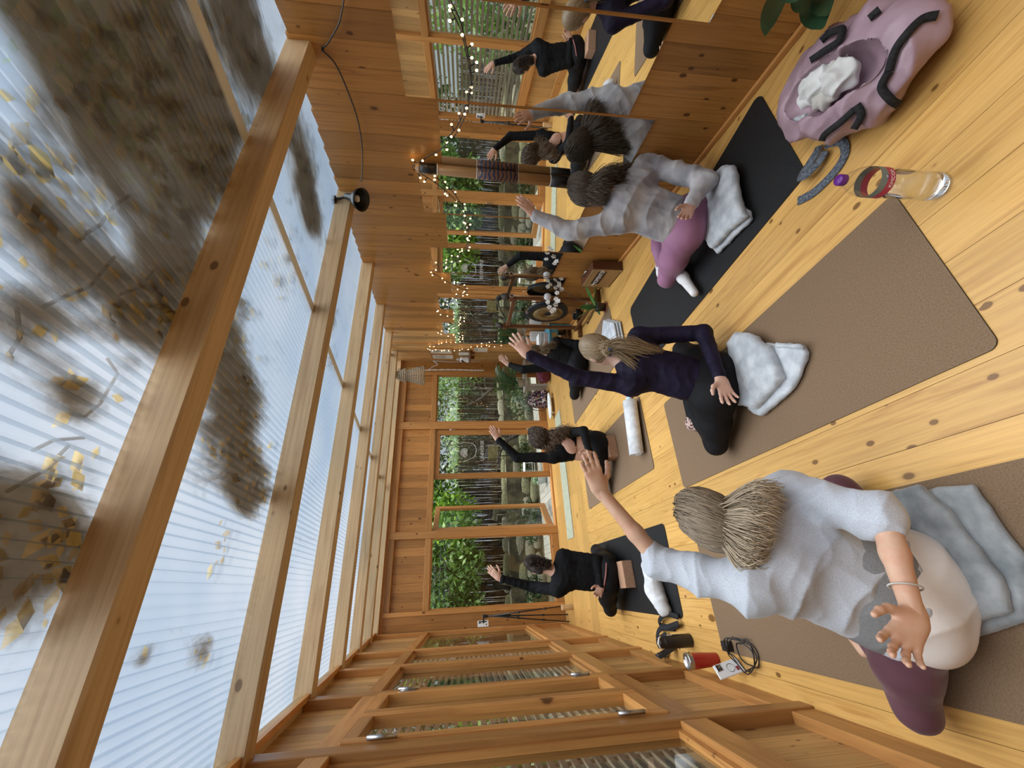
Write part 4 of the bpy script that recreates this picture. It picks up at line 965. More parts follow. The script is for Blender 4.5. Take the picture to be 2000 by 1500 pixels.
f.sub(mouth + A3(0, 0, .02), [long_a, short_a, (0, 0, 1)], (.20, .085, .12))
V, Q = f.mesh(.009); V = V + normals(V, Q) * folds(V, [((.5, .5, 1), .13, .016), (tuple(long_a), .16, .014), ((1, .2, .4), .07, .007)], 6)[:, None]; V[:, 2] = np.maximum(V[:, 2], .002)
bag = npmesh('bag_body', V - A3(*bb3), Q, M['bag'], e, True)
def drape(pts, w, mt, nm='webbing', lift=.004):
    """webbing lying on the bag: each seen point pushed onto the surface"""
    P = []
    for x, y in pts:
        d = ray(x, y); d = d / np.linalg.norm(d); rel = V - CAM; t = rel @ d; q = np.linalg.norm(rel - t[:, None] * d, axis=1); i = np.argwhere(q < .02).ravel(); i = i[np.argmin(t[i])] if len(i) else np.argmin(q); P.append(CAM + d * (t[i] - lift))
    P = spline(np.array(P), 24) - A3(*bb3); T = np.gradient(P, axis=0); view = P + A3(*bb3) - CAM; sd = np.cross(T, view); sd /= np.linalg.norm(sd, axis=1)[:, None] + 1e-9
    return strip(nm, P, w, .003, mt, e, sd)
for pts in (((1832, 30), (1800, 38), (1768, 70), (1748, 100), (1736, 140)), ((1736, 140), (1722, 170), (1740, 195), (1756, 205)), ((1672, 205), (1682, 225), (1668, 252)), ((1668, 215), (1640, 240), (1612, 262), (1605, 275)), ((1612, 68), (1632, 60), (1645, 58), (1638, 80), (1612, 98), (1583, 118)), ((1604, 80), (1618, 66)), ((1718, 18), (1698, 36))):
    drape(pts, .024, M['blackcloth'])
clo = empty('spare_clothes', (mouth[0], mouth[1], .08)); tag(clo, 'crumpled white and grey clothes stuffed in the pink bag', 'clothes')
M['whitecloth'] = noisy('crumpled_white_cotton', (.62, .62, .60), (.78, .78, .76), 10, .9)
for i, (px, rr, z, mt) in enumerate((((1600, 160), .085, .15, 'whitecloth'), ((1640, 150), .075, .17, 'whitecloth'), ((1585, 185), .06, .14, 'whitecloth'), ((1565, 235), .035, .15, 'fleece'), ((1612, 195), .05, .15, 'tan'), ((1640, 120), .05, .15, 'tan'))):
    if mt == 'tan' and 'tan' not in M: M['tan'] = noisy('pale_beige_cotton', (.42, .40, .36), (.58, .55, .50), 10, .9)
    c = at_z(*px, z); Vc, Qc = Field().ell(c, [long_a, short_a, (0, 0, 1)], (rr, rr * .8, rr * .7), .02).mesh(.007)
    Vc = Vc + normals(Vc, Qc) * folds(Vc, [((.7, .3, .6), .045, .010), ((.1, 1, .5), .06, .010)], 30 + i)[:, None]; npmesh('garment', Vc - A3(mouth[0], mouth[1], .08), Qc, M[mt], clo, True)

# house plant leaning into view beside the mirror wall
M['rubber'] = noisy('rubber_leaf', (.012, .045, .020), (.035, .09, .04), 9, .28, spec=.6)
M['terra'] = noisy('terracotta', (.30, .11, .055), (.40, .16, .08), 18, .8)
def leaf(nm, base, d, up, L, W, mt, parent, droop=.15):
    d = unit(d); s = unit(np.cross(d, up)); u = np.cross(s, d); v, f = [], []; n = 9
    for i in range(n):
        t = i / (n - 1); w = W * math.sin(math.pi * min(t * .97 + .02, 1)) ** .7 * (.85 + .35 * t); c = A3(*base) + d * L * t - u * droop * L * t * t
        v += [c - s * w + u * .12 * w, c - u * .05 * w, c + s * w + u * .12 * w]
    for i in range(n - 1):
        k_ = 3 * i; f += [(k_, k_ + 1, k_ + 4, k_ + 3), (k_ + 1, k_ + 2, k_ + 5, k_ + 4)]
    o = mesh(nm, v, f, mt, parent, True); return o
pb_ = A3(2.0, .36, 0); e = empty('house_plant', tuple(pb_)); tag(e, 'house plant with dark oval leaves in a pot beside the mirror wall', 'plant')
lathe('pot', [(.0, .0), (.06, .0), (.075, .15), (.08, .16), (.07, .16), (.066, .13), (.0, .13)], M['terra'], e, 24)
tube('stem', [(0, 0, .13), (.01, .04, .3), (.0, .1, .5)], [.008, .007, .005], M['leaf_dark'], e, 6)
for px0, px1, y_, W in (((1530, -40), (1495, 50), .60, .028), ((1560, -30), (1562, 18), .58, .022), ((1585, -40), (1600, 45), .58, .042), ((1545, -50), (1555, -5), .52, .03), ((1600, -40), (1612, 22), .55, .03)):
    a, b = at_y(*px0, y_), at_y(*px1, y_); leaf('leaf', a - pb_, b - a, unit(CAM - a) + A3(.1, .1, 0), np.linalg.norm(b - a), W * 1.35, M['rubber'], e, .06); tube('petiole', [(0, .1, .5), (np.array([0, .1, .5]) + a - pb_) / 2 + A3(0, 0, .06), a - pb_], .003, M['leaf_dark'], e, 5)

# wooden case with a name plate against the mirror wall
M['case_w'] = wood('case_veneer', (.36, .22, .10), (.22, .11, .04), 'x', knots=0, rough=.35, var=.05); M['case_d'] = plain('case_dark_side', (.085, .030, .014), .4)
c0, c1 = at_z(1221, 524), at_z(1190, 557); cy0, cy1 = c0[1], c1[1]; off1 = (rw(cy0, 0) - c0) @ -RN * -1
mid = rw((cy0 + cy1) / 2, 0); offc = abs((A3(*c0) - rw(0, 0)) @ RN)
e = empty('wooden_case', tuple(rw((cy0 + cy1) / 2, 0, offc - .05)), RZ); tag(e, 'brown wooden case with a dark name plate leaning by the mirror wall', 'case')
L = .40; cbox('body', (0, 0, .155), (L, .085, .30), M['case_d'], e, ch=.006); cbox('front_panel', (0, .045, .155), (L - .012, .008, .288), M['case_w'], e, ch=.003)
cbox('name_plate', (-.02, .0505, .19), (.27, .004, .085), plain('plate_brown', (.035, .012, .008), .5), e, ch=.002)
text_obj('plate_text', '*MOMENTS*', M['white'], e, Matrix.Translation((-.02, .0535, .19)) @ Matrix.Rotation(math.pi, 4, 'Z') @ Matrix.Rotation(math.pi / 2, 4, 'X'), .062, .0008)
for sx in (-1, 1):
    for sz in (.02, .29): cbox('corner_clip', (sx * (L / 2 - .012), .05, sz), (.02, .004, .02), M['steel'], e)
tube('handle', [(-.06, .0, .307), (-.05, 0, .33), (.05, 0, .33), (.06, 0, .307)], .006, M['steel'], e, 8)

# orchid
ob = at_z(1184, 600)
e = empty('orchid', (ob[0], ob[1], 0)); tag(e, 'white orchid with two flower stems in a dark pot', 'plant'); O = A3(ob[0], ob[1], 0)
M['darkpot'] = noisy('dark_wrapped_pot', (.030, .022, .016), (.08, .065, .05), 30, .6)
lathe('saucer', [(.0, .0), (.055, .0), (.062, .018), (.057, .018), (.05, .008), (.0, .008)], M['terra'], e, 24); lathe('pot', [(.0, .01), (.042, .01), (.05, .1), (.053, .115), (.046, .115), (.044, .1), (.0, .1)], M['darkpot'], e, 24)
M['orleaf'] = noisy('orchid_leaf', (.035, .11, .02), (.09, .2, .045), 8, .35)
for px in ((1125, 620), (1140, 555), (1160, 552), (1152, 625), (1172, 615), (1132, 600)):
    t = at_y(*px, ob[1] + .02); d = t - O - A3(0, 0, .11); leaf('leaf', (0, 0, .11), d, A3(0, 0, 1) - unit(d) * unit(d)[2], np.linalg.norm(d), .03, M['orleaf'], e, .05)
M['petal'] = plain('white_petal', (.82, .82, .80), .6); M['petal_c'] = plain('flower_throat', (.65, .45, .12), .5)
def flower(c, n_, s, parent):
    n_ = unit(n_); _, a, b = frame_of(n_)
    v, f = [], []
    for k_ in range(5):
        an = k_ * 2 * math.pi / 5 + .3; d = math.cos(an) * a + math.sin(an) * b; q = -math.sin(an) * a + math.cos(an) * b; w = .62 if k_ in (1, 3) else .42; n0 = len(v)
        for t, ww in ((.05, .1), (.4, w), (.75, w), (1.0, .15)):
            v += [c + d * s * t + q * s * ww * .75 + n_ * s * .12 * math.sin(3 * t), c + d * s * t + n_ * s * .2 * t, c + d * s * t - q * s * ww * .75 + n_ * s * .12 * math.sin(3 * t)]
        for i in range(3):
            m_ = n0 + 3 * i; f += [(m_, m_ + 1, m_ + 4, m_ + 3), (m_ + 1, m_ + 2, m_ + 5, m_ + 4)]
    o = mesh('flower', v, f, M['petal'], parent, True); vv, ff = tube_data([c, c + n_ * s * .35], [s * .14, s * .05], 6); mesh('throat', vv, ff, M['petal_c'], o, True)
for pts, yy_ in ((((1080, 545), (1075, 555), (1085, 562), (1092, 558), (1097, 565), (1070, 560), (1088, 572)), 0.0), (((1070, 590), (1073, 600), (1085, 595), (1082, 605), (1090, 588), (1078, 608), (1086, 584)), -.02)):
    P = [at_y(x, y, ob[1] + yy_) - O for x, y in pts]; top = np.mean(P, 0)
    tube('flower_stem', spline([A3(0, 0, .1), A3(0, 0, .1) * .45 + top * .55 + A3(0, 0, .03), top - A3(0, .02, -.02)], 16), .003, M['bark'], e, 6)
    for q in P: flower(q, A3(-.55 + .3 * rng.random(), -.75, .2 * rng.normal()), .026 + .004 * rng.random(), e)

# gong in its stand
M['dkwood'] = wood('stand_hardwood', (.16, .065, .025), (.09, .03, .012), 'z', knots=0, rough=.35, var=.2)
G0, G1 = A3(2.985, 4.25, 0), A3(2.845, 3.50, 0); gd = unit(G1 - G0); gn = A3(-gd[1], gd[0], 0) if -gd[1] < 0 else A3(gd[1], -gd[0], 0); gl = np.linalg.norm(G1 - G0); grz = math.atan2(gd[1], gd[0])
e = empty('gong_stand', tuple(G0), grz); tag(e, 'dark wooden gong stand near the mirror wall', 'stand')
for x_ in (0, gl):
    cbox('post', (x_, 0, .53), (.036, .042, 1.02), M['dkwood'], e, ch=.004); cbox('foot', (x_, .0, .028), (.05, .26, .045), M['dkwood'], e, ch=.006); cbox('cap_block', (x_, 0, 1.02), (.07, .07, .05), M['dkwood'], e, ch=.006)
    tube('finial', [(x_, 0, 1.045), (x_, 0, 1.06), (x_ - .01, .02, 1.09), (x_ - .01, .03, 1.12), (x_, .03, 1.135)], [.02, .034, .04, .03, .012], M['darkpot'], e, 10)
cbox('top_bar', (gl / 2, 0, .985), (gl, .03, .045), M['dkwood'], e, ch=.004); cbox('bottom_bar', (gl / 2, -.02, .075), (gl + .1, .026, .04), M['dkwood'], e, ch=.004)
M['gong_rim'] = plain('gong_dark_rim', (.022, .024, .028), .45, .5)
def gongmat():
    mt, nt, b, o = newmat('gong_bronze'); tc = nd(nt, 'ShaderNodeTexCoord'); gr = nd(nt, 'ShaderNodeTexNoise'); gr.inputs['Scale'].default_value = 14; gr.inputs['Detail'].default_value = 4; lk(nt, tc.outputs['Object'], gr.inputs[0])
    r_ = ramp(nt, [(.3, (.20, .13, .05)), (.7, (.42, .30, .14))], gr.outputs[0]); lk(nt, r_.outputs[0], b.inputs['Base Color']); b.inputs['Metallic'].default_value = .6; b.inputs['Roughness'].default_value = .42; return mt
M['gong'] = gongmat()
g = empty('gong', tuple(G0 + gd * gl / 2 + A3(0, 0, .53)), grz); tag(g, 'round bronze gong with a dark rim hanging in the wooden stand', 'gong')
def disc(nm, r0, r1, y, mt, parent, d=.0):
    n = 40; v, f = [], []
    for k_ in range(n):
        a = 2 * math.pi * k_ / n
        for r_, y_ in ((r0, y), (r1, y + d)): v += [(r_ * math.cos(a), y_, r_ * math.sin(a)), (r_ * math.cos(a), y_ + .003 * (1 if y_ >= 0 else 1), r_ * math.sin(a))]
    for k_ in range(n):
        a, b = 4 * k_, 4 * ((k_ + 1) % n); f += [(a, b, b + 2, a + 2), (a + 1, a + 3, b + 3, b + 1), (a + 2, b + 2, b + 3, a + 3), (a, a + 1, b + 1, b)]
    return mesh(nm, v, f, mt, parent, True)
GR = .245
disc('rim', GR * .74, GR, 0, M['gong_rim'], g, .006); disc('face', GR * .2, GR * .74, 0, M['gong'], g); disc('boss', .0005, GR * .2, 0, M['gong_rim'], g)
disc('edge', GR, GR + .001, .006, M['gong_rim'], g, .04)
for s in (-1, 1): tube('cord', [(s * .08, 0, GR * .9), (s * .09, 0, .44)], .003, M['black'], g, 5)
mm_ = G0 + gd * (gl + .045); e = empty('gong_mallet', tuple(mm_ + A3(0, 0, .62))); tag(e, 'gong mallet with a pale felt head hanging on the stand', 'mallet')
lathe('head', [(.0, -.04), (.025, -.036), (.038, -.015), (.038, .015), (.025, .036), (.0, .04)], M['fleece_pale'], e, 18); tube('handle', [(0, 0, .03), (0, 0, .38)], .008, M['case_w'], e, 8); tube('hanging_loop', [(.022 * math.cos(a), 0, .40 + .022 * math.sin(a)) for a in np.linspace(0, 6.28, 15)[:-1]], .003, M['tan'], e, 5, True)
# small things at the foot of the stand
sb = at_z(1136, 612); e = empty('singing_bowl', (sb[0], sb[1], 0)); tag(e, 'dark bronze singing bowl on the floor under the gong', 'bowl')
lathe('bowl', [(.0, .004), (.04, .004), (.075, .03), (.088, .07), (.09, .1), (.084, .1), (.08, .07), (.066, .036), (.0, .02)], M['gong_rim'], e, 28); tube('striker', [(-.02, -.03, .02), (.06, .05, .12)], .008, M['dkwood'], e, 8)
for px, lab in (((1142, 601), 'small clear candle glass nearer the orchid'), ((1150, 592), 'small clear candle glass tucked behind the orchid leaves')):
    q = at_z(*px); e = empty('candle_glass', (q[0], q[1], 0)); tag(e, lab, 'candle'); lathe('glass', [(.0, 0), (.026, 0), (.03, .05), (.027, .05), (.024, .006), (.0, .006)], M['clear'], e, 20); lathe('wax', [(.0, .007), (.023, .007), (.024, .028), (.0, .028)], M['white'], e, 16)
a, b = at_z(1150, 629), at_z(1160, 608); e = empty('wooden_beater', tuple(a)); tag(e, 'thin dark wooden beater lying on the floor by the gong', 'beater'); tube('stick', [(0, 0, .008), tuple(b - a + A3(0, 0, .008))], .005, M['dkwood'], e, 6); tube('tip', [(0, 0, .012), tuple(unit(a - b) * .03 + A3(0, 0, .012))], .011, M['black'], e, 8)

# blue painted bookcase with books
M['teal'] = noisy('teal_paint', (.05, .19, .25), (.10, .30, .36), 20, .5); M['ochre'] = plain('ochre_inlay', (.34, .20, .05), .6)
tb = at_z(1128, 648); tz = .34; e = empty('painted_table', (3.20, 4.86, 0), RZ - math.pi / 2); tag(e, 'teal painted low table with inlaid panels beside the gong', 'table')
TW, TD = .34, .42
cbox('table_top', (0, 0, tz - .01), (TW, TD, .02), M['teal'], e, ch=.003)
for sx in (-1, 1):
    for sy in (-1, 1): cbox('leg', (sx * (TW / 2 - .025), sy * (TD / 2 - .025), tz / 2 - .01), (.04, .04, tz - .02), M['teal'], e, ch=.004)
for sy in (-1, 1):
    p_ = cbox('panel', (0, sy * (TD / 2 - .012), tz - .075), (TW - .08, .014, .11), M['teal'], e); cbox('inlay', (0, sy * (TD / 2 - .004), tz - .075), (.07, .004, .07), M['ochre'], p_)
for sx in (-1, 1):
    p_ = cbox('panel', (sx * (TW / 2 - .012), 0, tz - .075), (.014, TD - .08, .11), M['teal'], e); cbox('inlay', (sx * (TW / 2 - .004), 0, tz - .075), (.004, .09, .07), M['ochre'], p_)
cbox('low_shelf', (0, 0, .07), (TW - .06, TD - .06, .016), M['dkwood'], e)
TM = e.matrix_basis.copy()
covers = [((.62, .62, .60), 'pale grey'), ((.55, .10, .06), 'red'), ((.70, .66, .55), 'cream'), ((.12, .20, .30), 'blue'), ((.68, .68, .66), 'white')]
z = tz
for i, (c_, nm_) in enumerate(covers):
    h_ = .022 + .008 * ((i * 7) % 3); q = TM @ Vector((-.04 + .01 * (i % 2), -.06, z)); bk = empty('book', tuple(q), e.rotation_euler.z + .08 * (i % 3 - 1)); tag(bk, nm_ + ' book lying in the stack on the teal table', 'book', 'books stacked on the teal table')
    mt = plain('cover_' + nm_.replace(' ', '_'), c_, .6); cbox('cover', (0, 0, .0015), (.15, .21, .003), mt, bk); cbox('cover', (0, 0, h_ - .0015), (.15, .21, .003), mt, bk); cbox('spine', (-.0735, 0, h_ / 2), (.003, .21, h_ - .006), mt, bk); cbox('pages', (.002, 0, h_ / 2), (.142, .2, h_ - .006), M['petal'], bk); z += h_
for i, (c_, nm_) in enumerate((((.75, .74, .70), 'ivory'), ((.50, .06, .05), 'crimson'), ((.74, .70, .62), 'buff'))):
    q = TM @ Vector((.07, .10 + .028 * i, tz)); bk = empty('book', tuple(q), e.rotation_euler.z); tag(bk, nm_ + ' book standing upright at the wall side of the teal table', 'book', 'books standing on the teal table'); mt = plain('cover_' + nm_, c_, .6)
    cbox('cover', (0, -.0115, .11), (.15, .003, .22), mt, bk); cbox('cover', (0, .0115, .11), (.15, .003, .22), mt, bk); cbox('spine', (-.0735, 0, .11), (.003, .02, .22), mt, bk); cbox('pages', (.002, 0, .109), (.142, .02, .212), M['petal'], bk)
q = TM @ Vector((-.10, .13, tz)); mg = empty('mug', tuple(q)); tag(mg, 'white mug standing on the corner of the teal table', 'mug'); lathe('cup', [(.0, 0), (.033, 0), (.037, .01), (.039, .09), (.035, .09), (.033, .01), (.0, .01)], M['white'], mg, 24); tube('handle', [(.0, -.037, .075), (.0, -.062, .068), (.0, -.064, .032), (.0, -.036, .022)], .006, M['white'], mg, 8)

# bench with plants in the far corner
M['paleplank'] = wood('pale_bench_board', (.50, .47, .42), (.36, .32, .27), 'x', knots=.1, rough=.6, var=.1)
bz = .42; e = empty('plant_bench', (3.53, 6.64, 0)); tag(e, 'low pale bench in the corner by the garden window', 'bench')
cbox('bench_top', (0, 0, bz - .02), (.58, .28, .04), M['paleplank'], e, ch=.004)
for sx in (-1, 1): cbox('leg', (sx * .24, 0, (bz - .04) / 2), (.04, .22, bz - .04), M['paleplank'], e)
cbox('rail', (0, .0, .14), (.46, .03, .04), M['paleplank'], e)
def palm(nm, label, base, n, L, seed, spread=1.0, pot=None, lean=(0, 0)):
    e = empty(nm, base); tag(e, label, 'plant'); r = np.random.default_rng(seed)
    lathe('pot', pot[0], pot[1], e, 24); z0 = pot[0][-1][1]
    for i in range(n):
        az = 2 * math.pi * i / n * 2.4 + r.random(); el = .45 + .9 * r.random(); Lf = L * (.65 + .5 * r.random()); d = A3(math.cos(az) * math.cos(el) * spread + lean[0], math.sin(az) * math.cos(el) * spread + lean[1], math.sin(el)); d = A3(min(d[0], .22), min(d[1], .05), d[2]); d = unit(d)
        P = [A3(0, 0, z0) + d * Lf * t + A3(0, 0, -.55 * Lf * t * t * (1.2 - d[2] * .5)) for t in np.linspace(0, 1, 12)]
        v, f = tube_data(P, np.linspace(.005, .0015, 12), 4); v = [A3(*q) for q in v]
        for k_ in range(2, 12):
            t = unit(P[k_] - P[k_ - 1]); s = unit(np.cross(t, (0, 0, 1)))
            for sg in (-1, 1):
                for rep in (0, .5):
                    b = P[k_ - 1] + (P[k_] - P[k_ - 1]) * rep; ll = Lf * .30 * math.sin(math.pi * (k_ + rep) / 13.5) ** .6; dd = unit(t * .75 + s * sg * .8 + A3(0, 0, -.25)); w = .007; n0 = len(v); q = unit(np.cross(dd, s * sg + A3(0, 0, .3)))
                    v += [b, b + dd * ll * .4 + t * w, b + dd * ll + A3(0, 0, -.03), b + dd * ll * .4 - t * w]; f.append((n0, n0 + 1, n0 + 2, n0 + 3))
        mesh('frond', v, f, M['palm'], e, False)
    return e
M['palm'] = leafmat('palm_leaf', (.02, .06, .02), (.09, .17, .06), .3)
potp = [(.0, 0), (.08, 0), (.10, .02), (.115, .16), (.12, .17), (.105, .17), (.1, .15), (.0, .15)]
palm('potted_palm', 'potted palm with arching feathery fronds on the corner bench', (3.36, 6.60, bz), 17, .75, 5, 1.0, ([(.0, 0), (.06, 0), (.075, .02), (.085, .12), (.09, .13), (.08, .13), (.076, .11), (.0, .11)], M['paleplank']))
palm('potted_fern', 'small spiky fern in a stone pot at the wall end of the bench', (3.66, 6.60, bz), 12, .26, 9, .8, ([(.0, 0), (.05, 0), (.07, .03), (.072, .09), (.06, .11), (.05, .11), (.0, .09)], M['moss']))

# bags and tray by the corner window
M['floral'] = None
mt, nt, bs_, o_ = newmat('floral_print'); tc_ = nd(nt, 'ShaderNodeTexCoord'); vo_ = nd(nt, 'ShaderNodeTexVoronoi'); vo_.inputs['Scale'].default_value = 60; lk(nt, tc_.outputs['Object'], vo_.inputs[0]); sp_ = nd(nt, 'ShaderNodeSeparateColor'); lk(nt, vo_.outputs['Color'], sp_.inputs[0])
rr_ = ramp(nt, [(.0, (.012, .012, .03)), (.55, (.02, .02, .045)), (.62, (.45, .36, .22)), (.75, (.40, .12, .18)), (.88, (.55, .52, .45)), (1.0, (.10, .16, .10))], sp_.outputs[0]); rr_.color_ramp.interpolation = 'CONSTANT'; lk(nt, rr_.outputs[0], bs_.inputs['Base Color']); bs_.inputs['Roughness'].default_value = .8; M['floral'] = mt
bk0 = at_z(1070, 765, .0); e = empty('backpack', (3.03, 6.60, 0)); tag(e, 'navy floral backpack slumped on the floor by the corner window', 'backpack')
Vb, Qb = Field().slab(rounded(-.17, .15, -.09, .10, .06), .003, .26, .06).ell((-.01, 0, .26), np.eye(3), (.15, .09, .13), .06).cap((-.1, -.1, .08), (.08, -.1, .08), .06, .06, None, 1, .03).mesh(.011); Vb = Vb + normals(Vb, Qb) * folds(Vb, [((1, .3, .6), .15, .008)], 4)[:, None]; Vb[:, 2] = np.maximum(Vb[:, 2], .002)
npmesh('pack_body', Vb, Qb, M['floral'], e, True); tube('zip', spline([(-.14, -.08, .2), (-.1, -.085, .33), (0, -.07, .40), (.1, -.085, .33), (.13, -.08, .2)], 20), .004, M['black'], e, 6)
strip('shoulder_strap', spline([(-.14, .02, .34), (-.22, -.02, .30), (-.25, -.04, .16), (-.2, -.05, .03), (-.12, -.06, .012)], 20), .04, .005, M['blackcloth'], e, A3(.3, 1, 0)); tube('grab_loop', [(-.05, .02, .385), (-.03, .02, .43), (.03, .02, .43), (.05, .02, .385)], .008, M['black'], e, 8)
M['maroon'] = noisy('maroon_fabric', (.085, .012, .025), (.14, .025, .045), 12, .6)
e = empty('shoulder_bag', (3.33, 6.25, 0)); tag(e, 'small maroon bag resting against the floral backpack', 'bag')
Vb, Qb = Field().ell((0, 0, .11), np.eye(3), (.15, .09, .11), .02).ell((.03, -.02, .2), np.eye(3), (.1, .06, .06), .05).mesh(.01); Vb = Vb + normals(Vb, Qb) * folds(Vb, [((.4, .3, .9), .1, .008)], 8)[:, None]; Vb[:, 2] = np.maximum(Vb[:, 2], .002)
npmesh('bag_body', Vb, Qb, M['maroon'], e, True); tube('strap', spline([(-.1, -.06, .16), (-.04, -.11, .2), (.06, -.1, .2), (.12, -.05, .15)], 16), .008, M['maroon'], e, 6); cbox('tag', (.06, -.095, .14), (.03, .004, .012), M['ochre'], e)
ty = at_z(1079, 785); e = empty('oval_tray', (2.74, 6.25, 0)); tag(e, 'white patterned oval tray on short feet by the backpack', 'tray')
v, f = [], []; n = 36
for r_, z_ in ((1, .055), (1.06, .075), (1.0, .075), (.94, .06), (0.01, .06)):
    for k_ in range(n): a = 2 * math.pi * k_ / n; v.append((.235 * r_ * math.cos(a), .11 * r_ * math.sin(a), z_))
for i in range(4):
    for k_ in range(n): k2 = (k_ + 1) % n; f.append((i * n + k_, i * n + k2, (i + 1) * n + k2, (i + 1) * n + k_))
f.append(tuple(range(n))[::-1]); tro = mesh('tray', v, f, noisy('tray_glaze', (.60, .66, .62), (.80, .80, .76), 30, .4, 1, .45, .5), e, True)
for sx in (-1, 1):
    for sy in (-1, 1): lathe('foot', [(.0, 0), (.012, 0), (.016, .03), (.012, .056), (.0, .056)], M['petal'], e, 10, (sx * .15, sy * .05, 0))

# tripod with a phone by the corner
tpx = A3(-.385, 6.52, 0); e = empty('tripod', tuple(tpx)); tag(e, 'thin black camera tripod standing in the corner', 'tripod'); top = A3(0, .0, 1.17)
for i, q in enumerate((at_z(1117, 1181), A3(-.44, 6.70, 0), at_z(1112, 1214))):
    f_ = q - tpx; lg = tube('leg', [top - A3(0, 0, .03), top * .5 + f_ * .5, f_], [.010, .009, .006], M['black'], e, 8)
    for t in (.33, .66): c = (top - A3(0, 0, .03)) * (1 - t) + f_ * t; d = unit(f_ - top) * .02; tube('clamp', [c - d, c + d], .014, M['black'], lg, 8)
    tube('foot', [f_ + A3(0, 0, .0), f_ + unit(top - f_) * .04], .009, M['black'], lg, 8)
    m1, m2 = top + (f_ - top) * .22, top - A3(0, 0, .22); tube('brace', [m1, m2], .004, M['black'], e, 6)
tube('centre_post', [top - A3(0, 0, .30), top + A3(0, 0, .06)], .012, M['black'], e, 8); cbox('head', (0, 0, 1.23), (.04, .04, .05), M['black'], e, ch=.005); cbox('clamp_jaw', (-.03, -.012, 1.26), (.11, .018, .02), M['black'], e, ch=.003); cbox('clamp_jaw', (-.06, -.012, 1.26), (.012, .03, .09), M['black'], e, ch=.003)
phone('white phone clamped sideways on the black tripod', tuple(tpx + A3(-.085, -.015, 1.265)), (.15, -1, .05), (0, 0, 1), .078, .15, .009)
e = empty('wooden_roller', (-.33, 6.36, 0)); tag(e, 'short pale wooden roller standing by the tripod', 'roller'); lathe('log', [(.0, 0), (.036, 0), (.038, .004), (.038, .156), (.036, .16), (.0, .16)], M['beam_z'], e, 18); lathe('cap_ring', [(.0385, .12), (.0395, .125), (.0385, .13)], M['frame_z'], e, 18, caps=False)

# painted didgeridoo hung between the mirrors
M['bamboo'] = wood('bamboo_tube', (.36, .20, .075), (.24, .12, .04), 'z', knots=0, rough=.4, var=.05)
def bandmat():
    mt, nt, b, o = newmat('painted_band'); tc = nd(nt, 'ShaderNodeTexCoord'); mp = nd(nt, 'ShaderNodeMapping'); mp.inputs['Scale'].default_value = (11, 11, 7); lk(nt, tc.outputs['Object'], mp.inputs[0])
    w = nd(nt, 'ShaderNodeTexWave', wave_type='RINGS'); w.inputs['Scale'].default_value = 1.6; w.inputs['Distortion'].default_value = 6; w.inputs['Detail'].default_value = 1; lk(nt, mp.outputs[0], w.inputs[0])
    r_ = ramp(nt, [(0, (.012, .02, .06)), (.62, (.02, .04, .11)), (.68, (.55, .16, .05)), (.80, (.62, .30, .12)), (.86, (.06, .025, .012)), (1, (.10, .05, .02))], w.outputs[0]); lk(nt, r_.outputs[0], b.inputs['Base Color']); b.inputs['Roughness'].default_value = .35; return mt
M['band'] = bandmat()
dt, db = on_rw(815, 327, .04), on_rw(1112, 357, .04); e = empty('didgeridoo', tuple(db)); tag(e, 'bamboo didgeridoo with a painted dark blue band hung between the mirrors', 'didgeridoo'); ax_ = dt - db; DL = np.linalg.norm(ax_)
def dpart(nm, t0, t1, r0, r1, mt): return tube(nm, [ax_ * t0, ax_ * (t0 + t1) / 2, ax_ * t1], [r0, (r0 + r1) / 2, r1], mt, e, 20)
dpart('tube', .0, 1.0, .036, .031, M['bamboo']); dpart('end_wrap', .0, .135, .0372, .0366, M['black']); dpart('end_wrap', .875, .985, .0326, .0322, M['black']); dpart('mouthpiece', .985, 1.01, .0325, .027, M['bamboo']); dpart('painted_band', .355, .625, .0360, .0345, M['band'])
for t in (.135, .355, .625, .875): dpart('white_dots', t - .003, t + .003, .0374 - .004 * t, .0374 - .004 * t, M['petal'])

# clamp lamp under the rafter, with its cable
lc_ = on_rw(697, 388, .11); e = empty('clamp_lamp', tuple(lc_)); tag(e, 'black clamp lamp fixed under the rafter end at the mirror wall', 'lamp')
ld = unit(A3(-.45, -.2, -.85)); _, s1, s2 = frame_of(ld)
def ring_pts(c, r_): return [c + r_ * (math.cos(a) * s1 + math.sin(a) * s2) for a in np.linspace(0, 2 * math.pi, 25)[:-1]]
v, f = [], []
for t, r_ in ((-.10, .012), (-.095, .022), (-.045, .026), (-.02, .045), (.015, .068), (.045, .078), (.045, .075), (.015, .064), (-.02, .04)): v += ring_pts(ld * t, r_)
for i in range(8):
    for k_ in range(24): k2 = (k_ + 1) % 24; f.append((i * 24 + k_, i * 24 + k2, (i + 1) * 24 + k2, (i + 1) * 24 + k_))
mesh('shade', v, f, M['black'], e, True); lathe('bulb', [(.0, -.02), (.018, -.015), (.024, .0), (.018, .02), (.0, .03)], M['fleece_pale'], e, 14)
tube('arm', [ld * -.1, ld * -.13 + A3(0, .02, .0), A3(.02, .03, .16)], .008, M['black'], e, 8); cbox('clamp', (.02, .04, .165), (.05, .05, .03), M['black'], e, ch=.004)
cab = [on_rw(x, y, o) for x, y, o in ((706, 355, .08), (708, 300, .02), (700, 240, .012), (680, 180, .012), (655, 125, .012), (630, 97, .012), (640, 85, .012), (660, 50, .012), (668, 20, .012), (676, -30, .012))]
e2 = empty('lamp_cable', tuple(cab[4])); tag(e2, 'thin black cable pinned along the plank wall from the clamp lamp', 'cable'); tube('cord', spline([c - cab[4] for c in cab], 60), .0035, M['black'], e2, 6); tube('clip', [cab[5] - cab[4] - RN * .012, cab[5] - cab[4] + RN * .006], .006, M['black'], e2, 8)

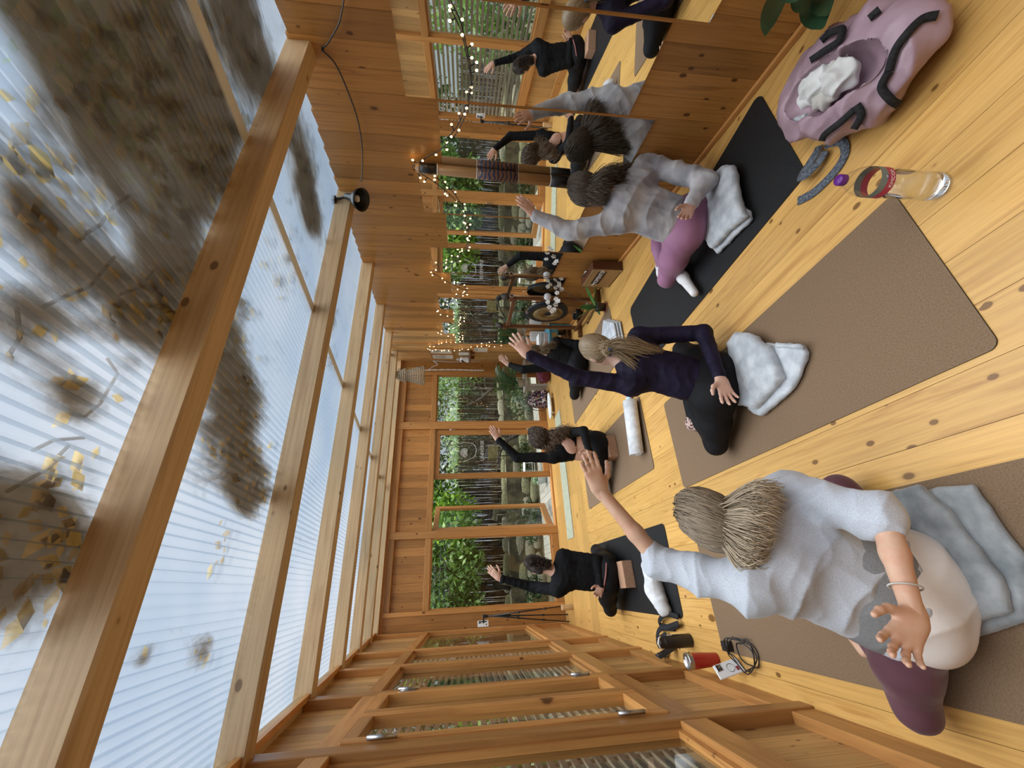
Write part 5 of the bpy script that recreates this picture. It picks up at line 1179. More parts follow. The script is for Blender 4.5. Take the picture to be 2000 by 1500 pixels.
# woven lampshade hanging by the garden wall
M['wicker'] = noisy('pale_wicker', (.30, .25, .17), (.50, .43, .31), 60, .8)
ht, hb = at_y(764, 733, 6.25), at_y(828, 737, 6.25); e = empty('wicker_lampshade', (ht[0], 6.25, hb[2])); tag(e, 'two-tiered woven wicker lampshade hanging near the garden wall', 'lamp'); hh_ = ht[2] - hb[2]
def wick(z0, z1, r0, r1, nr, ns):
    for i in range(nr):
        t = i / (nr - 1); r_ = r0 + (r1 - r0) * t ** .8; tube('woven_ring', [(r_ * math.cos(a), r_ * math.sin(a), z0 + (z1 - z0) * t) for a in np.linspace(0, 2 * math.pi, 21)[:-1]], .007, M['wicker'], e, 5, True)
    V_, F_ = [], []
    for k_ in range(ns):
        a = 2 * math.pi * k_ / ns; vv, ff = tube_data([((r0 + (r1 - r0) * t ** .8) * math.cos(a), (r0 + (r1 - r0) * t ** .8) * math.sin(a), z0 + (z1 - z0) * t) for t in np.linspace(0, 1, 5)], .0045, 4); n0 = len(V_); V_ += vv; F_ += [tuple(i + n0 for i in q) for q in ff]
    mesh('uprights', V_, F_, M['wicker'], e, True)
wick(hh_ * .96, hh_ * .56, .02, .125, 8, 22); wick(hh_ * .54, hh_ * .0, .085, .165, 11, 26)
tube('hook', [(.012 * math.cos(a), 0, hh_ * .98 + .012 * math.sin(a)) for a in np.linspace(0, 6.28, 13)[:-1]], .004, M['wicker'], e, 5, True); tube('cord', [(0, 0, hh_ * .98), (.0, .0, zr(6.25) - hb[2] - .01)], .003, M['black'], e, 5)
tube('wire', spline([(.05, -.08, hh_ * .9), (.13, -.05, hh_ * .6), (.15, -.06, hh_ * .4), (.1, -.12, hh_ * .15), (.02, -.16, hh_ * .02)], 20), .004, M['darkpot'], e, 5)
# macrame cords in the corner
M['cord'] = noisy('white_cord', (.55, .50, .44), (.72, .68, .62), 80, .9)
k1, k2 = at_y(828, 723, 6.80), at_y(925, 723, 6.80); e = empty('macrame_cord', tuple(k2)); tag(e, 'white knotted cord hanging in the corner by the window post', 'cord')
P = [k1 - k2, (k1 - k2) * .5 + A3(.012, 0, 0), A3(0, 0, 0), A3(0, 0, -.2)]; tube('strand', spline(P, 40), [.014 + .005 * math.sin(i * 2.1) for i in range(len(spline(P, 40)))], M['cord'], e, 7)
c1 = [at_y(x, y, 6.80) - k2 for x, y in ((838, 722), (848, 715), (855, 712), (848, 706), (846, 705))]; tube('loop', spline(c1, 24), [.009 + .003 * math.sin(i * 2.1) for i in range(len(spline(c1, 24)))], M['cord'], e, 7)
c2 = [at_y(x, y, 6.80) - k2 for x, y in ((846, 705), (865, 706), (885, 707), (940, 706))]; tube('tail', spline(c2, 30), np.linspace(.012, .005, len(spline(c2, 30))), M['cord'], e, 7)
# framed papers and shelf on the end of the mirror wall
def wall_frame(label, y0, y1, z0, z1, art):
    c = rw((y0 + y1) / 2, (z0 + z1) / 2, .012); e = empty('picture_frame', tuple(c), RZ); tag(e, label, 'picture'); L = (y1 - y0) / math.cos(RT); h = z1 - z0
    for sx in (-1, 1): cbox('frame_side', (sx * (L / 2 - .01), 0, 0), (.02, .02, h), M['frame_z'], e)
    for sz in (-1, 1): cbox('frame_side', (0, 0, sz * (h / 2 - .01)), (L - .04, .02, .02), M['frame_x'], e)
    cbox('paper', (0, .002, 0), (L - .03, .006, h - .03), M['paper'], e)
    for i in range(art): cbox('text_line', (.01 * math.sin(i * 3), .0058, h * .28 - i * h * .075), (L * (.5 + .18 * math.sin(i * 5)), .0012, h * .022), M['ink'], e)
    return e
M['paper'] = plain('cream_paper', (.66, .62, .54), .8); M['ink'] = plain('dark_ink', (.10, .08, .07), .8)
wall_frame('framed sheet of printed text on the end wall, nearer the corner', 6.28, 6.60, 1.73, 2.15, 6); wall_frame('framed certificate beside the string of lights', 5.93, 6.24, 1.75, 2.16, 3); wall_frame('small framed chart hung below the little shelf', 5.80, 6.12, 1.12, 1.40, 2)
e = empty('wall_shelf', tuple(rw(6.26, 1.44, .06)), RZ); tag(e, 'small dark wooden shelf on the end wall', 'shelf'); cbox('shelf_board', (0, 0, 0), (.5, .12, .03), M['dkwood'], e, ch=.004)
for sx in (-1, 1): cbox('bracket', (sx * .18, -.03, -.05), (.02, .05, .07), M['dkwood'], e)
e = empty('figurine', tuple(rw(6.42, 1.455, .07)), RZ); tag(e, 'pale figurine in a dark sash standing on the little shelf', 'figurine'); lathe('robe', [(.0, 0), (.055, 0), (.06, .02), (.04, .1), (.048, .15), (.02, .17), (.0, .172)], M['petal'], e, 16); lathe('head', [(.0, .165), (.02, .17), (.027, .195), (.02, .222), (.0, .228)], M['tan'], e, 14); tube('sash', [(-.045, .03, .14), (0, .045, .1), (.045, .035, .05)], .014, M['black'], e, 8)
e = empty('framed_photo', tuple(rw(6.08, 1.456, .06)), RZ); tag(e, 'small white photo frame standing on the little shelf', 'picture'); cbox('frame', (0, 0, .09), (.15, .012, .18), M['white'], e, ch=.003); cbox('print', (0, .0065, .09), (.11, .002, .14), M['glaze'], e)

# string lights looped over the mirror wall
M['bulb'] = plain('warm_bulb', (1, .8, .5), .3, emit=(1, .60, .22), es=14)
def light_string(label, pts, step, off=.03, drop=.02):
    P = spline([on_rw(x, y, off) for x, y in pts], 300); seg = np.linalg.norm(np.diff(P, axis=0), axis=1); s = np.concatenate([[0], np.cumsum(seg)]); o0 = P[0]
    e = empty('string_lights', tuple(o0)); tag(e, label, 'string lights', 'string lights on the mirror wall'); tube('wire', P[::2] - o0, .0032, M['black'], e, 5)
    r = np.random.default_rng(int(s[-1] * 100)); me = None
    V_, F_ = [], []
    for q in np.arange(step / 2, s[-1], step):
        i = min(np.searchsorted(s, q), len(P) - 1); d = unit(r.normal(size=3) + RN * .3) * (drop + .012 * r.random()); d = d if d @ RN > -.01 else d - 2 * (d @ RN) * RN; c = P[i] - o0 + d
        vv, ff = tube_data([P[i] - o0, c], [.003, .004], 4); n0 = len(V_); V_ += vv; F_ += [tuple(a + n0 for a in f_) for f_ in ff]
        if me is None:
            vb, fb_ = tube_data([(0, 0, -.006), (0, 0, -.003), (0, 0, .003), (0, 0, .007)], [.003, .0055, .0055, .002], 7); me = bpy.data.meshes.new('bulb'); me.from_pydata([tuple(x) for x in vb], [], fb_); me.materials.append(M['bulb'])
        b = bpy.data.objects.new('bulb', me); col.objects.link(b); b.parent = e; b.location = tuple(c + unit(d) * .006)
    mesh('sockets', V_, F_, M['black'], e)
    return e
light_string('string of warm lights climbing from the front mirrors to the didgeridoo', ((868, -30), (880, 15), (900, 60), (912, 110), (920, 160), (915, 205), (900, 245), (880, 275), (850, 298), (825, 312), (805, 326)), .085)
light_string('string of warm lights sagging from the didgeridoo across the middle mirrors', ((806, 330), (840, 350), (870, 372), (892, 395), (908, 425), (915, 455), (912, 485), (895, 505), (870, 520), (842, 530)), .075)
light_string('string of warm lights in loops between the gong and the far mirrors', ((842, 530), (870, 548), (905, 565), (912, 570), (890, 585), (852, 607), (880, 618), (905, 628), (885, 638), (858, 648), (880, 655), (910, 662)), .10, .025, .012)
light_string('string of warm lights hanging down the trim beside the framed certificate', ((910, 662), (885, 668), (850, 674), (836, 680), (860, 686), (890, 683), (930, 678), (970, 674), (985, 672)), .085, .03, .012)
# ------------------------------------------------------------------ people
def skinmat(name, c):
    mt, nt, b, o = newmat(name); tc = nd(nt, 'ShaderNodeTexCoord'); n = nd(nt, 'ShaderNodeTexNoise'); n.inputs['Scale'].default_value = 22; n.inputs['Detail'].default_value = 5; lk(nt, tc.outputs['Object'], n.inputs[0])
    c = np.array(c); r = ramp(nt, [(.35, tuple(c * (.92, .80, .76))), (.65, tuple(c))], n.outputs[0]); lk(nt, r.outputs[0], b.inputs['Base Color'])
    b.inputs['Roughness'].default_value = .5; b.inputs['Subsurface Weight'].default_value = .12; b.inputs['Subsurface Radius'].default_value = (.02, .008, .004); b.inputs['Specular IOR Level'].default_value = .35
    n2 = nd(nt, 'ShaderNodeTexNoise'); n2.inputs['Scale'].default_value = 160; lk(nt, tc.outputs['Object'], n2.inputs[0]); bump(nt, b, n2.outputs[0], .08, .002)
    return mt
M['skin_a'] = skinmat('skin_warm', (.62, .40, .28)); M['skin_b'] = skinmat('skin_fair', (.70, .47, .37)); M['skin_c'] = skinmat('skin_rosy', (.66, .42, .32))
M['sweat'] = noisy('grey_heather_sweatshirt', (.40, .43, .48), (.56, .59, .65), 330, .9, 3, .3, .7, .25, .3, .2, bscale=300)
M['tiedye'] = noisy('washed_grey_sweatshirt', (.27, .27, .30), (.56, .56, .58), 7, .85, 3, .35, .65, .15, .3, .2, bscale=200)
M['tee'] = noisy('white_tee', (.70, .66, .63), (.80, .77, .74), 8, .85, 3, bs=.1, bscale=150)
M['teegrey'] = noisy('grey_tee', (.20, .21, .22), (.27, .28, .29), 250, .9)
M['plum'] = noisy('plum_leggings', (.095, .038, .052), (.125, .052, .070), 6, .6, 2, sheen=.2)
M['mauve'] = noisy('mauve_leggings', (.30, .135, .235), (.37, .175, .29), 6, .6, 2, sheen=.2)
M['navy'] = noisy('navy_top', (.006, .004, .016), (.014, .010, .034), 12, .7, 2, spec=.25)
M['blk'] = noisy('black_knit', (.0025, .0025, .003), (.006, .006, .007), 30, .85, 2, spec=.2)
M['blkleg'] = noisy('black_leggings', (.0035, .0035, .0045), (.007, .007, .009), 8, .75, 2, spec=.25)
M['sock'] = noisy('white_sock', (.72, .72, .72), (.82, .82, .82), 60, .9, bs=.2, bscale=200)
M['pat_sock'] = noisy('patterned_sock', (.10, .03, .03), (.55, .42, .36), 70, .9, 1, .45, .55)
M['hair'] = colattr('hair', .42, .45)
M['pinkband'] = plain('dusty_pink_band', (.33, .13, .12), .8)
M['eye'] = plain('eye_dark', (.03, .02, .015), .2)

def hair_cols(n, root, tip, seed, var=.25):
    r = np.random.default_rng(seed); v = (1 - var + 2 * var * r.random((n, 1))); w = r.random((n, 1)) ** 2
    a = np.array(root)[None] * v; b = (np.array(tip)[None] * (1 - w * .5) + np.array(root)[None] * w * .5) * v
    return a, b
def hair_on(name, c, R, rad, tips, N, cols, parent, seed=1, face=(50, 48), r0=.0016, vol=.10, curl=0.0, cfreq=3, sag=.02, low=105, jit=.004, n=16, comb=True):
    """R rows: head right, forward, up. Roots on the scalp, swept over the skull towards tips [(centre, spread, weight, droop)]"""
    r = np.random.default_rng(seed); roots = []
    while len(roots) < N:
        d = r.normal(size=3); d /= np.linalg.norm(d); pol = math.degrees(math.acos(d[2])); az = abs(math.degrees(math.atan2(d[0], d[1])))
        if pol > low or (az < face[0] + 20 and pol > face[1]): continue
        roots.append(d)
    D = np.array(roots); w = np.array([t[2] for t in tips], float); TC = np.array([t[0] for t in tips]); TS = np.array([t[1] for t in tips])
    if comb and len(tips) > 1:          # neighbouring roots run to neighbouring ends
        axis = unit(TC[-1] - TC[0]); s = (D * rad) @ np.array(R) @ axis + r.normal(size=N) * .010; u = np.empty(N); u[np.argsort(s)] = (np.arange(N) + .5) / N
        cw = np.concatenate([[0], np.cumsum((w[1:] + w[:-1]) / 2)]); cw /= cw[-1]
        tip = np.stack([np.interp(u, cw, TC[:, k_]) for k_ in range(3)], 1) + r.normal(size=(N, 3)) * np.interp(u, cw, TS)[:, None]
    else:
        which = r.choice(len(tips), N, p=w / w.sum()); tip = TC[which] + r.normal(size=(N, 3)) * TS[which][:, None]
    E = (tip - c) @ np.array(R).T; E /= np.linalg.norm(E, axis=1)[:, None]; E = E + r.normal(size=(N, 3)) * .05 + D * .38; E /= np.linalg.norm(E, axis=1)[:, None]
    ang = np.arccos(np.clip((D * E).sum(1), -.999, .999))[:, None]; sc = (1.02 + vol * r.random((N, 1)))
    pts = []
    for i, t in enumerate((0, .33, .67, 1.0)):
        q = (np.sin((1 - t) * ang) * D + np.sin(t * ang) * E) / np.sin(ang)
        pts.append(c + (q * rad * (sc if i else 1.0)) @ np.array(R))
    e = pts[-1]; mid = e * .5 + tip * .5 + A3(0, 0, -1) * sag + ((E @ np.array(R)) * .045)
    ctrl = np.stack(pts + [mid, tip], 1)
    return strands(name, None, ctrl, M['hair'], parent, hair_cols(N, *cols, seed), r0, seed, curl, cfreq, n, jit)
def person(label, P):
    pel, neck, hc = P['pel'], P['neck'], P['head']; e = empty('person', (pel[0], pel[1], 0.0)); tag(e, label, 'person'); base = A3(pel[0], pel[1], 0)
    sk = P['skin']; up = unit(neck - pel); rt = unit(P['shR'] - P['shL']); fw = unit(np.cross(up, rt)); g = P.get('girth', 1.0)
    def put(nm, VQ, mt, parent=e, cols=None):
        o = npmesh(nm, VQ[0] - base, VQ[1], mt, parent, True, cols); return o
    hu = unit(P['hup']); hf = unit(P['hfwd'] - hu * (P['hfwd'] @ hu)); hr = np.cross(hf, hu); R = np.array([hr, hf, hu])
    ch = pel + (neck - pel) * .72 + fw * .01; wa = pel + (neck - pel) * .36 + P.get('bow', A3(0, 0, 0))
    b = Field()
    b.ell(hc, R, (.074, .094, .108), .02).ell(hc + hf * .035 - hu * .062, R, (.05, .055, .055), .03)               # skull, jaw
    b.cap(hc + hf * .092 - hu * .012, hc + hf * .112 - hu * .04, .009, .014, k=.015).ell(hc + hf * .098 - hu * .075, R, (.024, .012, .010), .012)   # nose, lips
    b.ell(hc + hf * .08 + hu * .02, R, (.055, .022, .014), .02)                                                       # brow
    for s in ((-1, 1) if P.get('ears') else ()): b.ell(hc + hr * s * .076 - hf * .004 - hu * .018, R, (.011, .02, .03), .008)                    # ears
    b.cap(neck - up * .02, hc - hu * .07 - hf * .012, .056 * g, .048, k=.03)
    b.cap(P['shL'] * .8 + neck * .2 - up * .02, P['shR'] * .8 + neck * .2 - up * .02, .045, .045, k=.05)
    b.chain([pel, wa, ch], [.135 * g, .105 * g, .128 * g], fw, .72, .06)
    for s_, el, wr in (('L', P['elL'], P['wrL']), ('R', P['elR'], P['wrR'])):
        b.cap(P['sh' + s_], el, .040 * g, .033, k=.03).cap(el, el * .6 + wr * .4, .033, .031, k=.015).cap(el * .6 + wr * .4, wr, .031, .022, k=.015)
    for s_ in 'LR':
        hp = pel + rt * (.085 if s_ == 'R' else -.085) - up * .03
        b.cap(hp, P['kn' + s_], .07 * g, .05, k=.05).cap(P['kn' + s_], P['an' + s_], .045, .033, k=.03).cap(P['an' + s_], P['toe' + s_], .033, .022, k=.03)
    parts = [b.mesh(P.get('h', .009))]
    for s_, left in (('L', True), ('R', False)):
        w = P['wr' + s_]; el = P['el' + s_]; mid = el * .62 + w * .38
        parts.append(hand_field(w, P['F' + s_], P['N' + s_], left, P.get('hand', .172), P.get('curl' + s_, .3), P.get('spread' + s_, .12), (mid, .030), P.get('thumb' + s_, .7), P.get('curls' + s_)).mesh(P.get('hh', .0042)))
    put('body', join(parts), sk)
    for s in (-1, 1):
        ev, eq = Field().ell(hc + hf * .086 + hr * s * .031 - hu * .004, R, (.013, .009, .007), .004).mesh(.003); put('eye', (ev, eq), M['eye'])
    # leggings
    lg = Field(); pg = P.get('hips', 1.0)
    lg.ell(pel - up * .02, [rt, fw, up], (.165 * pg, .125 * pg, .115), .05)
    for s in (-1, 1): lg.ell(pel + rt * s * .07 * pg - fw * .045 - up * .045, [rt, fw, up], (.092, .09, .09), .06)
    lg.cap(pel, pel + (neck - pel) * P.get('waist', .28), .14 * g, .115 * g, fw, .75, .05)
    for s_ in 'LR':
        hp = pel + rt * (.09 if s_ == 'R' else -.09) * pg - up * .03; kn = P['kn' + s_]; an = P['an' + s_]; th = hp * .5 + kn * .5
        lg.cap(hp, th, .090 * pg, .078 * pg, k=.05).cap(th, kn, .078 * pg, .056, k=.03).cap(kn, kn * .55 + an * .45, .055, .054, k=.035).cap(kn * .55 + an * .45, kn * .08 + an * .92, .054, .036, k=.03)
    V, Q = lg.mesh(P.get('h', .009)); V = V + normals(V, Q) * folds(V, [((1, 1, .3), .07, .0012), ((1, -1, .2), .11, .0015)], 3)[:, None]
    lo = put('leggings', (V, Q), P['legmat'])
    for s_ in 'LR':
        if P.get('sock'):
            f = Field(); an, to = P['an' + s_], P['toe' + s_]; d = unit(to - an); kd = unit(P['kn' + s_] - an)
            f.cap(an + kd * .035, an, .036, .037, k=.03).cap(an - kd * .008 - d * .02, an * .4 + to * .6, .036, .034, k=.03).cap(an * .4 + to * .6, to, .036, .026, None, 1, .03); put('sock', f.mesh(.007), P['sock'])
    # top
    tp = Field(); lo_ = P.get('loose', 1.05)
    hem = P.get('hem', .12)
    tp.chain([pel + (neck - pel) * hem * .6, wa, ch], [.140 * g * lo_ * P.get('hemw', 1.0), .122 * g * lo_, .140 * g * (1 + (lo_ - 1) * .6)], fw, P.get('flat', .74), .05)
    tp.cap(ch + up * .03, neck - up * .035, .12 * g, .07, fw, .72, .05)
    tp.cap(P['shL'] * .82 + neck * .18 - up * .015, P['shR'] * .82 + neck * .18 - up * .015, .052 * (1 + (lo_ - 1) * .5), .052 * (1 + (lo_ - 1) * .5), None, 1, .06)
    if P.get('hemcut'): tp.cut(pel + (neck - pel) * hem, -up)
    for s_ in 'LR':
        sh, el, wr = P['sh' + s_], P['el' + s_], P['wr' + s_]; sl = P.get('sleeve' + s_, .92); ls = P.get('sl_loose', lo_)
        tp.cap(ch + (sh - ch) * .55, sh, .085 * ls, .06 * ls, None, 1, .06)
        tp.cap(sh, el, .056 * ls, .047 * ls, None, 1, .03)
        if sl > 0: q = el + (wr - el) * sl; tp.cap(el, q, .047 * ls, .033 * (1 + (ls - 1) * .6), None, 1, .02).cap(q, q + unit(wr - el) * .003, .035 * (1 + (ls - 1) * .5), .035 * (1 + (ls - 1) * .5), None, 1, .008)
        else: q = el + (sh - el) * (-sl); tp.cap(q, q + unit(el - sh) * .004, .058 * ls, .056 * ls, None, 1, .01)
    for c_ in P.get('cuts', []): tp.cut(*c_)
    V, Q = tp.mesh(P.get('ht', .0085)); V = V + normals(V, Q) * folds(V, P.get('folds', [((.2, 0, 1), .08, .003)]), 5)[:, None]
    to = put('top', (V, Q), P['topmat'])
    P['R'], P['base'], P['e'], P['up'], P['rt'], P['fw'], P['top_o'], P['leg_o'] = R, base, e, up, rt, fw, to, lo
    # hair cap under the strands
    cp = Field().ell(hc - hf * .004 + hu * .004, R, (.080, .100, .114), .01).cut(hc + hf * P.get('capf', .045) - hu * .03, hf * .8 - hu * .35)
    V, Q = cp.mesh(.007); cc = np.tile(np.array([*P['hcol'][0], 1.0]) * np.array([.75, .75, .75, 1]), (len(V), 1)); P['cap'] = put('hair', (V, Q), M['hair'], e, cc)
    return e
def add_hair(P, nm, tips, N, **kw):
    return hair_on(nm, P['head'] - P['base'], P['R'], np.array([.079, .099, .113]), [(A3(*t[0]) - P['base'], t[1], t[2]) for t in tips], N, P['hcol'], P['cap'], **kw)
def set_arm(P, s_, e_, w_, t_):
    """elbow, wrist and fingertip as (px, py, depth y)"""
    el, wr, tp = at_y(*e_), at_y(*w_), at_y(*t_); P['el' + s_], P['wr' + s_], P['F' + s_] = el, wr, unit(tp - wr)
def cross_legs(P, kL, kR, aL, aR, tL, tR): P['knL'], P['knR'], P['anL'], P['anR'], P['toeL'], P['toeR'] = (A3(*q) for q in (kL, kR, aL, aR, tL, tR))
def arms(P, L, Rr):
    """L, Rr: (elbow px, upper length, far, wrist px, fore length, far, fingertip px, far)"""
    for s_, q in (('L', L), ('R', Rr)):
        el = reach(P['sh' + s_], q[0], q[1], q[2]); wr = reach(el, q[3], q[4], q[5]); tp = reach(wr, q[6], .17, q[7])
        P['el' + s_], P['wr' + s_], P['F' + s_] = el, wr, unit(tp - wr)

# --- the woman in the grey sweatshirt, nearest the camera
P1 = dict(pel=A3(-.075, 1.31, .17), skin=M['skin_a'], legmat=M['plum'], topmat=M['sweat'], loose=1.28, sl_loose=1.32, hem=.05, hemcut=True, hemw=1.16, flat=.80, sleeveL=.12, sleeveR=-.12, girth=1.02, hips=1.08, h=.008, ht=.0065, hh=.003, hcol=((.14, .10, .065), (.62, .50, .35)),
          folds=[((.55, .2, .8), .15, .010), ((.8, .1, -.45), .10, .005), ((.3, .5, .7), .06, .0025)], NL=A3(0, 1, -.2), NR=A3(.1, -1, .35), curlL=.10, spreadL=.08, curlR=.30, spreadR=.26, thumbL=.75, thumbR=.8)
P1['neck'] = at_y(1470, 1070, 1.33); P1['shL'] = at_y(1475, 1150, 1.31); P1['shR'] = at_y(1535, 965, 1.31); P1['head'] = at_y(1385, 1015, 1.37)
P1['hup'] = P1['head'] - P1['neck']; P1['hfwd'] = A3(.1, 1, -.25)
arms(P1, ((1290, 1100), .30, True, (1172, 958), .255, True, (1126, 838), True), ((1725, 1010), .29, False, (1786, 1205), .25, False, (1735, 1310), False))
cross_legs(P1, at_z(1790, 1385, .11), at_z(1640, 960, .10), (.02, 1.60, .07), (-.16, 1.62, .10), (.13, 1.62, .06), (-.28, 1.58, .09))
person('woman in a grey sweatshirt and plum leggings with long blonde hair', P1)
add_hair(P1, 'strands', [(at_y(1470, 1105, 1.28), .010, 1.5), (at_y(1488, 1075, 1.22), .012, 3), (at_y(1500, 1030, 1.18), .014, 3), (at_y(1508, 985, 1.18), .014, 3), (at_y(1515, 948, 1.22), .014, 2)], 2700, seed=3, r0=.0022, vol=.16, sag=-.012, n=18, jit=.003)
add_hair(P1, 'strands', [(at_y(1560, 940, 1.27), .012, 1), (at_y(1592, 955, 1.28), .014, 1)], 160, seed=4, r0=.0018, vol=.18, sag=.0, n=18, jit=.006)
def layer(P, nm, t0, t1, w0, w1, dp, mt, h=.008, fd=None, cutdir=None, seat=True):
    pel, nk, up, fw = P['pel'], P['neck'], P['up'], P['fw']; f = Field().chain([pel + (nk - pel) * t1, pel + (nk - pel) * .12, pel + (nk - pel) * t0], [w0, w0 * .5 + w1 * .5, w1], fw, dp, .05)
    for s in ((-1, 1) if seat else ()): f.ell(pel + P['rt'] * s * .07 - fw * .052 - up * .035, [P['rt'], fw, up], (.112, .108, .10), .06)
    f.cut(pel + (nk - pel) * t0 - fw * .05, -up * 1.0 + fw * (cutdir or .35)); V, Q = f.mesh(h); V = V + normals(V, Q) * folds(V, fd or [((.7, .2, .5), .09, .005)], 9)[:, None]
    return npmesh(nm, V - P['base'], Q, mt, P['e'], True)
layer(P1, 'white_tee', -.24, .2, .165, .182, .82, M['tee'], fd=[((.7, .2, .5), .11, .007)]); layer(P1, 'grey_tee', -.03, .24, .172, .186, .82, M['teegrey'], fd=[((.7, .2, .5), .12, .003)], seat=False)
bw = P1['wrR'] + (P1['elR'] - P1['wrR']) * .27; bd, b1_, b2_ = frame_of(P1['elR'] - P1['wrR']); tube('bracelet', [bw - P1['base'] + .0335 * (math.cos(a) * b1_ + math.sin(a) * b2_) for a in np.linspace(0, 6.28, 25)[:-1]], .0022, M['tan'], P1['e'], 6, True)
hs = unit(np.cross(P1['NL'], P1['FL'])); fr_ = P1['wrL'] + P1['FL'] * .108 - hs * .012; tube('ring', [fr_ - P1['base'] + .0102 * (math.cos(a) * hs + math.sin(a) * np.cross(P1['FL'], hs)) for a in np.linspace(0, 6.28, 17)[:-1]], .0012, M['steel'], P1['e'], 5, True)

# --- the woman in the navy top with a ponytail
P2 = dict(pel=A3(.95, 1.87, .17), skin=M['skin_b'], legmat=M['blkleg'], topmat=M['navy'], loose=1.0, hem=.10, sleeveL=.93, sleeveR=.90, hcol=((.30, .21, .12), (.56, .43, .25)), sock=M['pat_sock'], ht=.007, hh=.0036, h=.0085, hips=1.1,
          folds=[((.3, .2, 1), .06, .0022), ((1, 0, -.5), .045, .0016)], NL=A3(.2, 1, 0), NR=A3(-.1, -1, .25), curlL=.10, spreadL=.24, curlR=.22, spreadR=.26, thumbL=.8, thumbR=.9, ears=True)
P2['neck'] = at_y(1212, 703, 1.96); P2['shL'] = at_y(1232, 752, 1.95); P2['shR'] = at_y(1248, 658, 1.95); P2['head'] = at_y(1166, 682, 1.99); P2['hup'] = P2['head'] - P2['neck']; P2['hfwd'] = A3(.15, 1, -.1)
arms(P2, ((1128, 737), .28, True, (1030, 692), .245, True, (995, 650), True), ((1372, 650), .30, False, (1408, 742), .235, False, (1430, 800), False))
set_arm(P2, 'R', (1374, 650, 1.80), (1408, 742, 1.705), (1432, 800, 1.69))
cross_legs(P2, at_z(1398, 868, .10), (1.33, 2.12, .10), (1.02, 2.22, .08), (.84, 2.2, .11), (1.2, 2.2, .07), (.72, 2.02, .06))
person('woman in a navy long-sleeved top and black leggings with a ponytail', P2)
tie = at_y(1186, 681, 1.90)
add_hair(P2, 'strands', [(tie, .006, 1)], 900, seed=5, r0=.0018, vol=.03, sag=.0, n=14, jit=.001)
def tail(P, nm, a, ctrl, N, seed, spread, cols, r0=.0017, curl=0.0, cfreq=3, n=14):
    r = np.random.default_rng(seed); C_ = np.array(ctrl)[None] - P['base'] + r.normal(size=(N, 1, 3)) * np.array(spread)[None, :, None] + r.normal(size=(N, len(ctrl), 3)) * .002
    return strands(nm, None, C_, M['hair'], P['cap'], hair_cols(N, *cols, seed), r0, seed, curl, cfreq, n, .004)
tail(P2, 'ponytail', tie, [tie, at_y(1205, 676, 1.87), at_y(1235, 680, 1.855), at_y(1262, 688, 1.865), at_y(1288, 690, 1.87)], 420, 6, [.012, .02, .022, .018, .014], ((.30, .21, .12), (.55, .43, .26)))
tail(P2, 'ponytail', tie, [tie, at_y(1208, 690, 1.88), at_y(1230, 705, 1.875), at_y(1250, 722, 1.885)], 60, 7, [.01, .014, .018, .02], ((.28, .19, .11), (.42, .32, .18)))
M['scrunchie'] = noisy('blue_scrunchie', (.07, .11, .22), (.20, .28, .46), 30, .7, bs=.4, bscale=60)
td = unit(at_y(1205, 676, 1.87) - tie); _, sa, sb = frame_of(td)
ring = [tie - P2['base'] + td * .008 + (.028 + .006 * math.sin(a * 7)) * (math.cos(a) * sa + math.sin(a) * sb) + td * .006 * math.sin(a * 9) for a in np.linspace(0, 2 * math.pi, 57)[:-1]]
tube('scrunchie', ring, [.0165 + .004 * math.sin(i * 1.7) for i in range(56)], M['scrunchie'], P2['cap'], 8, True)

# --- the woman in the washed sweatshirt beside the mirrors
P3 = dict(pel=A3(1.98, 1.66, .17), skin=M['skin_b'], legmat=M['mauve'], topmat=M['tiedye'], loose=1.2, sl_loose=1.3, hem=.12, hemcut=True, hemw=1.0, sleeveL=.95, sleeveR=.92, hcol=((.055, .036, .024), (.12, .085, .055)), sock=M['sock'], ht=.007, hh=.0036, h=.0085, hips=1.15, girth=1.0,
          folds=[((.5, .2, .8), .14, .009), ((.8, .1, -.5), .08, .004), ((.2, .6, .8), .05, .0015)], NL=A3(.1, 1, .1), NR=A3(-.1, -1, .3), curlL=.18, spreadL=.14, curlR=.25, spreadR=.08, thumbL=.8, thumbR=.5)
P3['neck'] = at_y(1195, 385, 1.63); P3['shL'] = at_y(1205, 432, 1.68); P3['shR'] = at_y(1262, 322, 1.58); P3['head'] = at_y(1140, 370, 1.70); P3['hup'] = P3['head'] - P3['neck']; P3['hfwd'] = A3(.3, 1, -.1)
arms(P3, ((1112, 452), .285, True, (1044, 420), .245, True, (988, 358), True), ((1368, 345), .30, False, (1350, 398), .23, False, (1322, 458), False))
set_arm(P3, 'R', (1378, 352, 1.40), (1348, 402, 1.470), (1322, 460, 1.485))
cross_legs(P3, at_z(1302, 545, .12), (2.32, 2.0, .11), (2.05, 2.02, .08), (1.98, 2.1, .10), at_z(1356, 572, .05), at_z(1290, 512, .05))
person('woman in a washed pale grey sweatshirt, mauve leggings and white socks', P3)
add_hair(P3, 'strands', [(at_y(1178, 395, 1.60), .02, 3), (at_y(1185, 355, 1.56), .022, 4), (at_y(1215, 335, 1.55), .025, 2.5), (at_y(1240, 322, 1.56), .014, .8), (at_y(1215, 375, 1.555), .02, .5)], 2000, seed=9, r0=.0021, vol=.16, sag=.01, n=16, jit=.006)

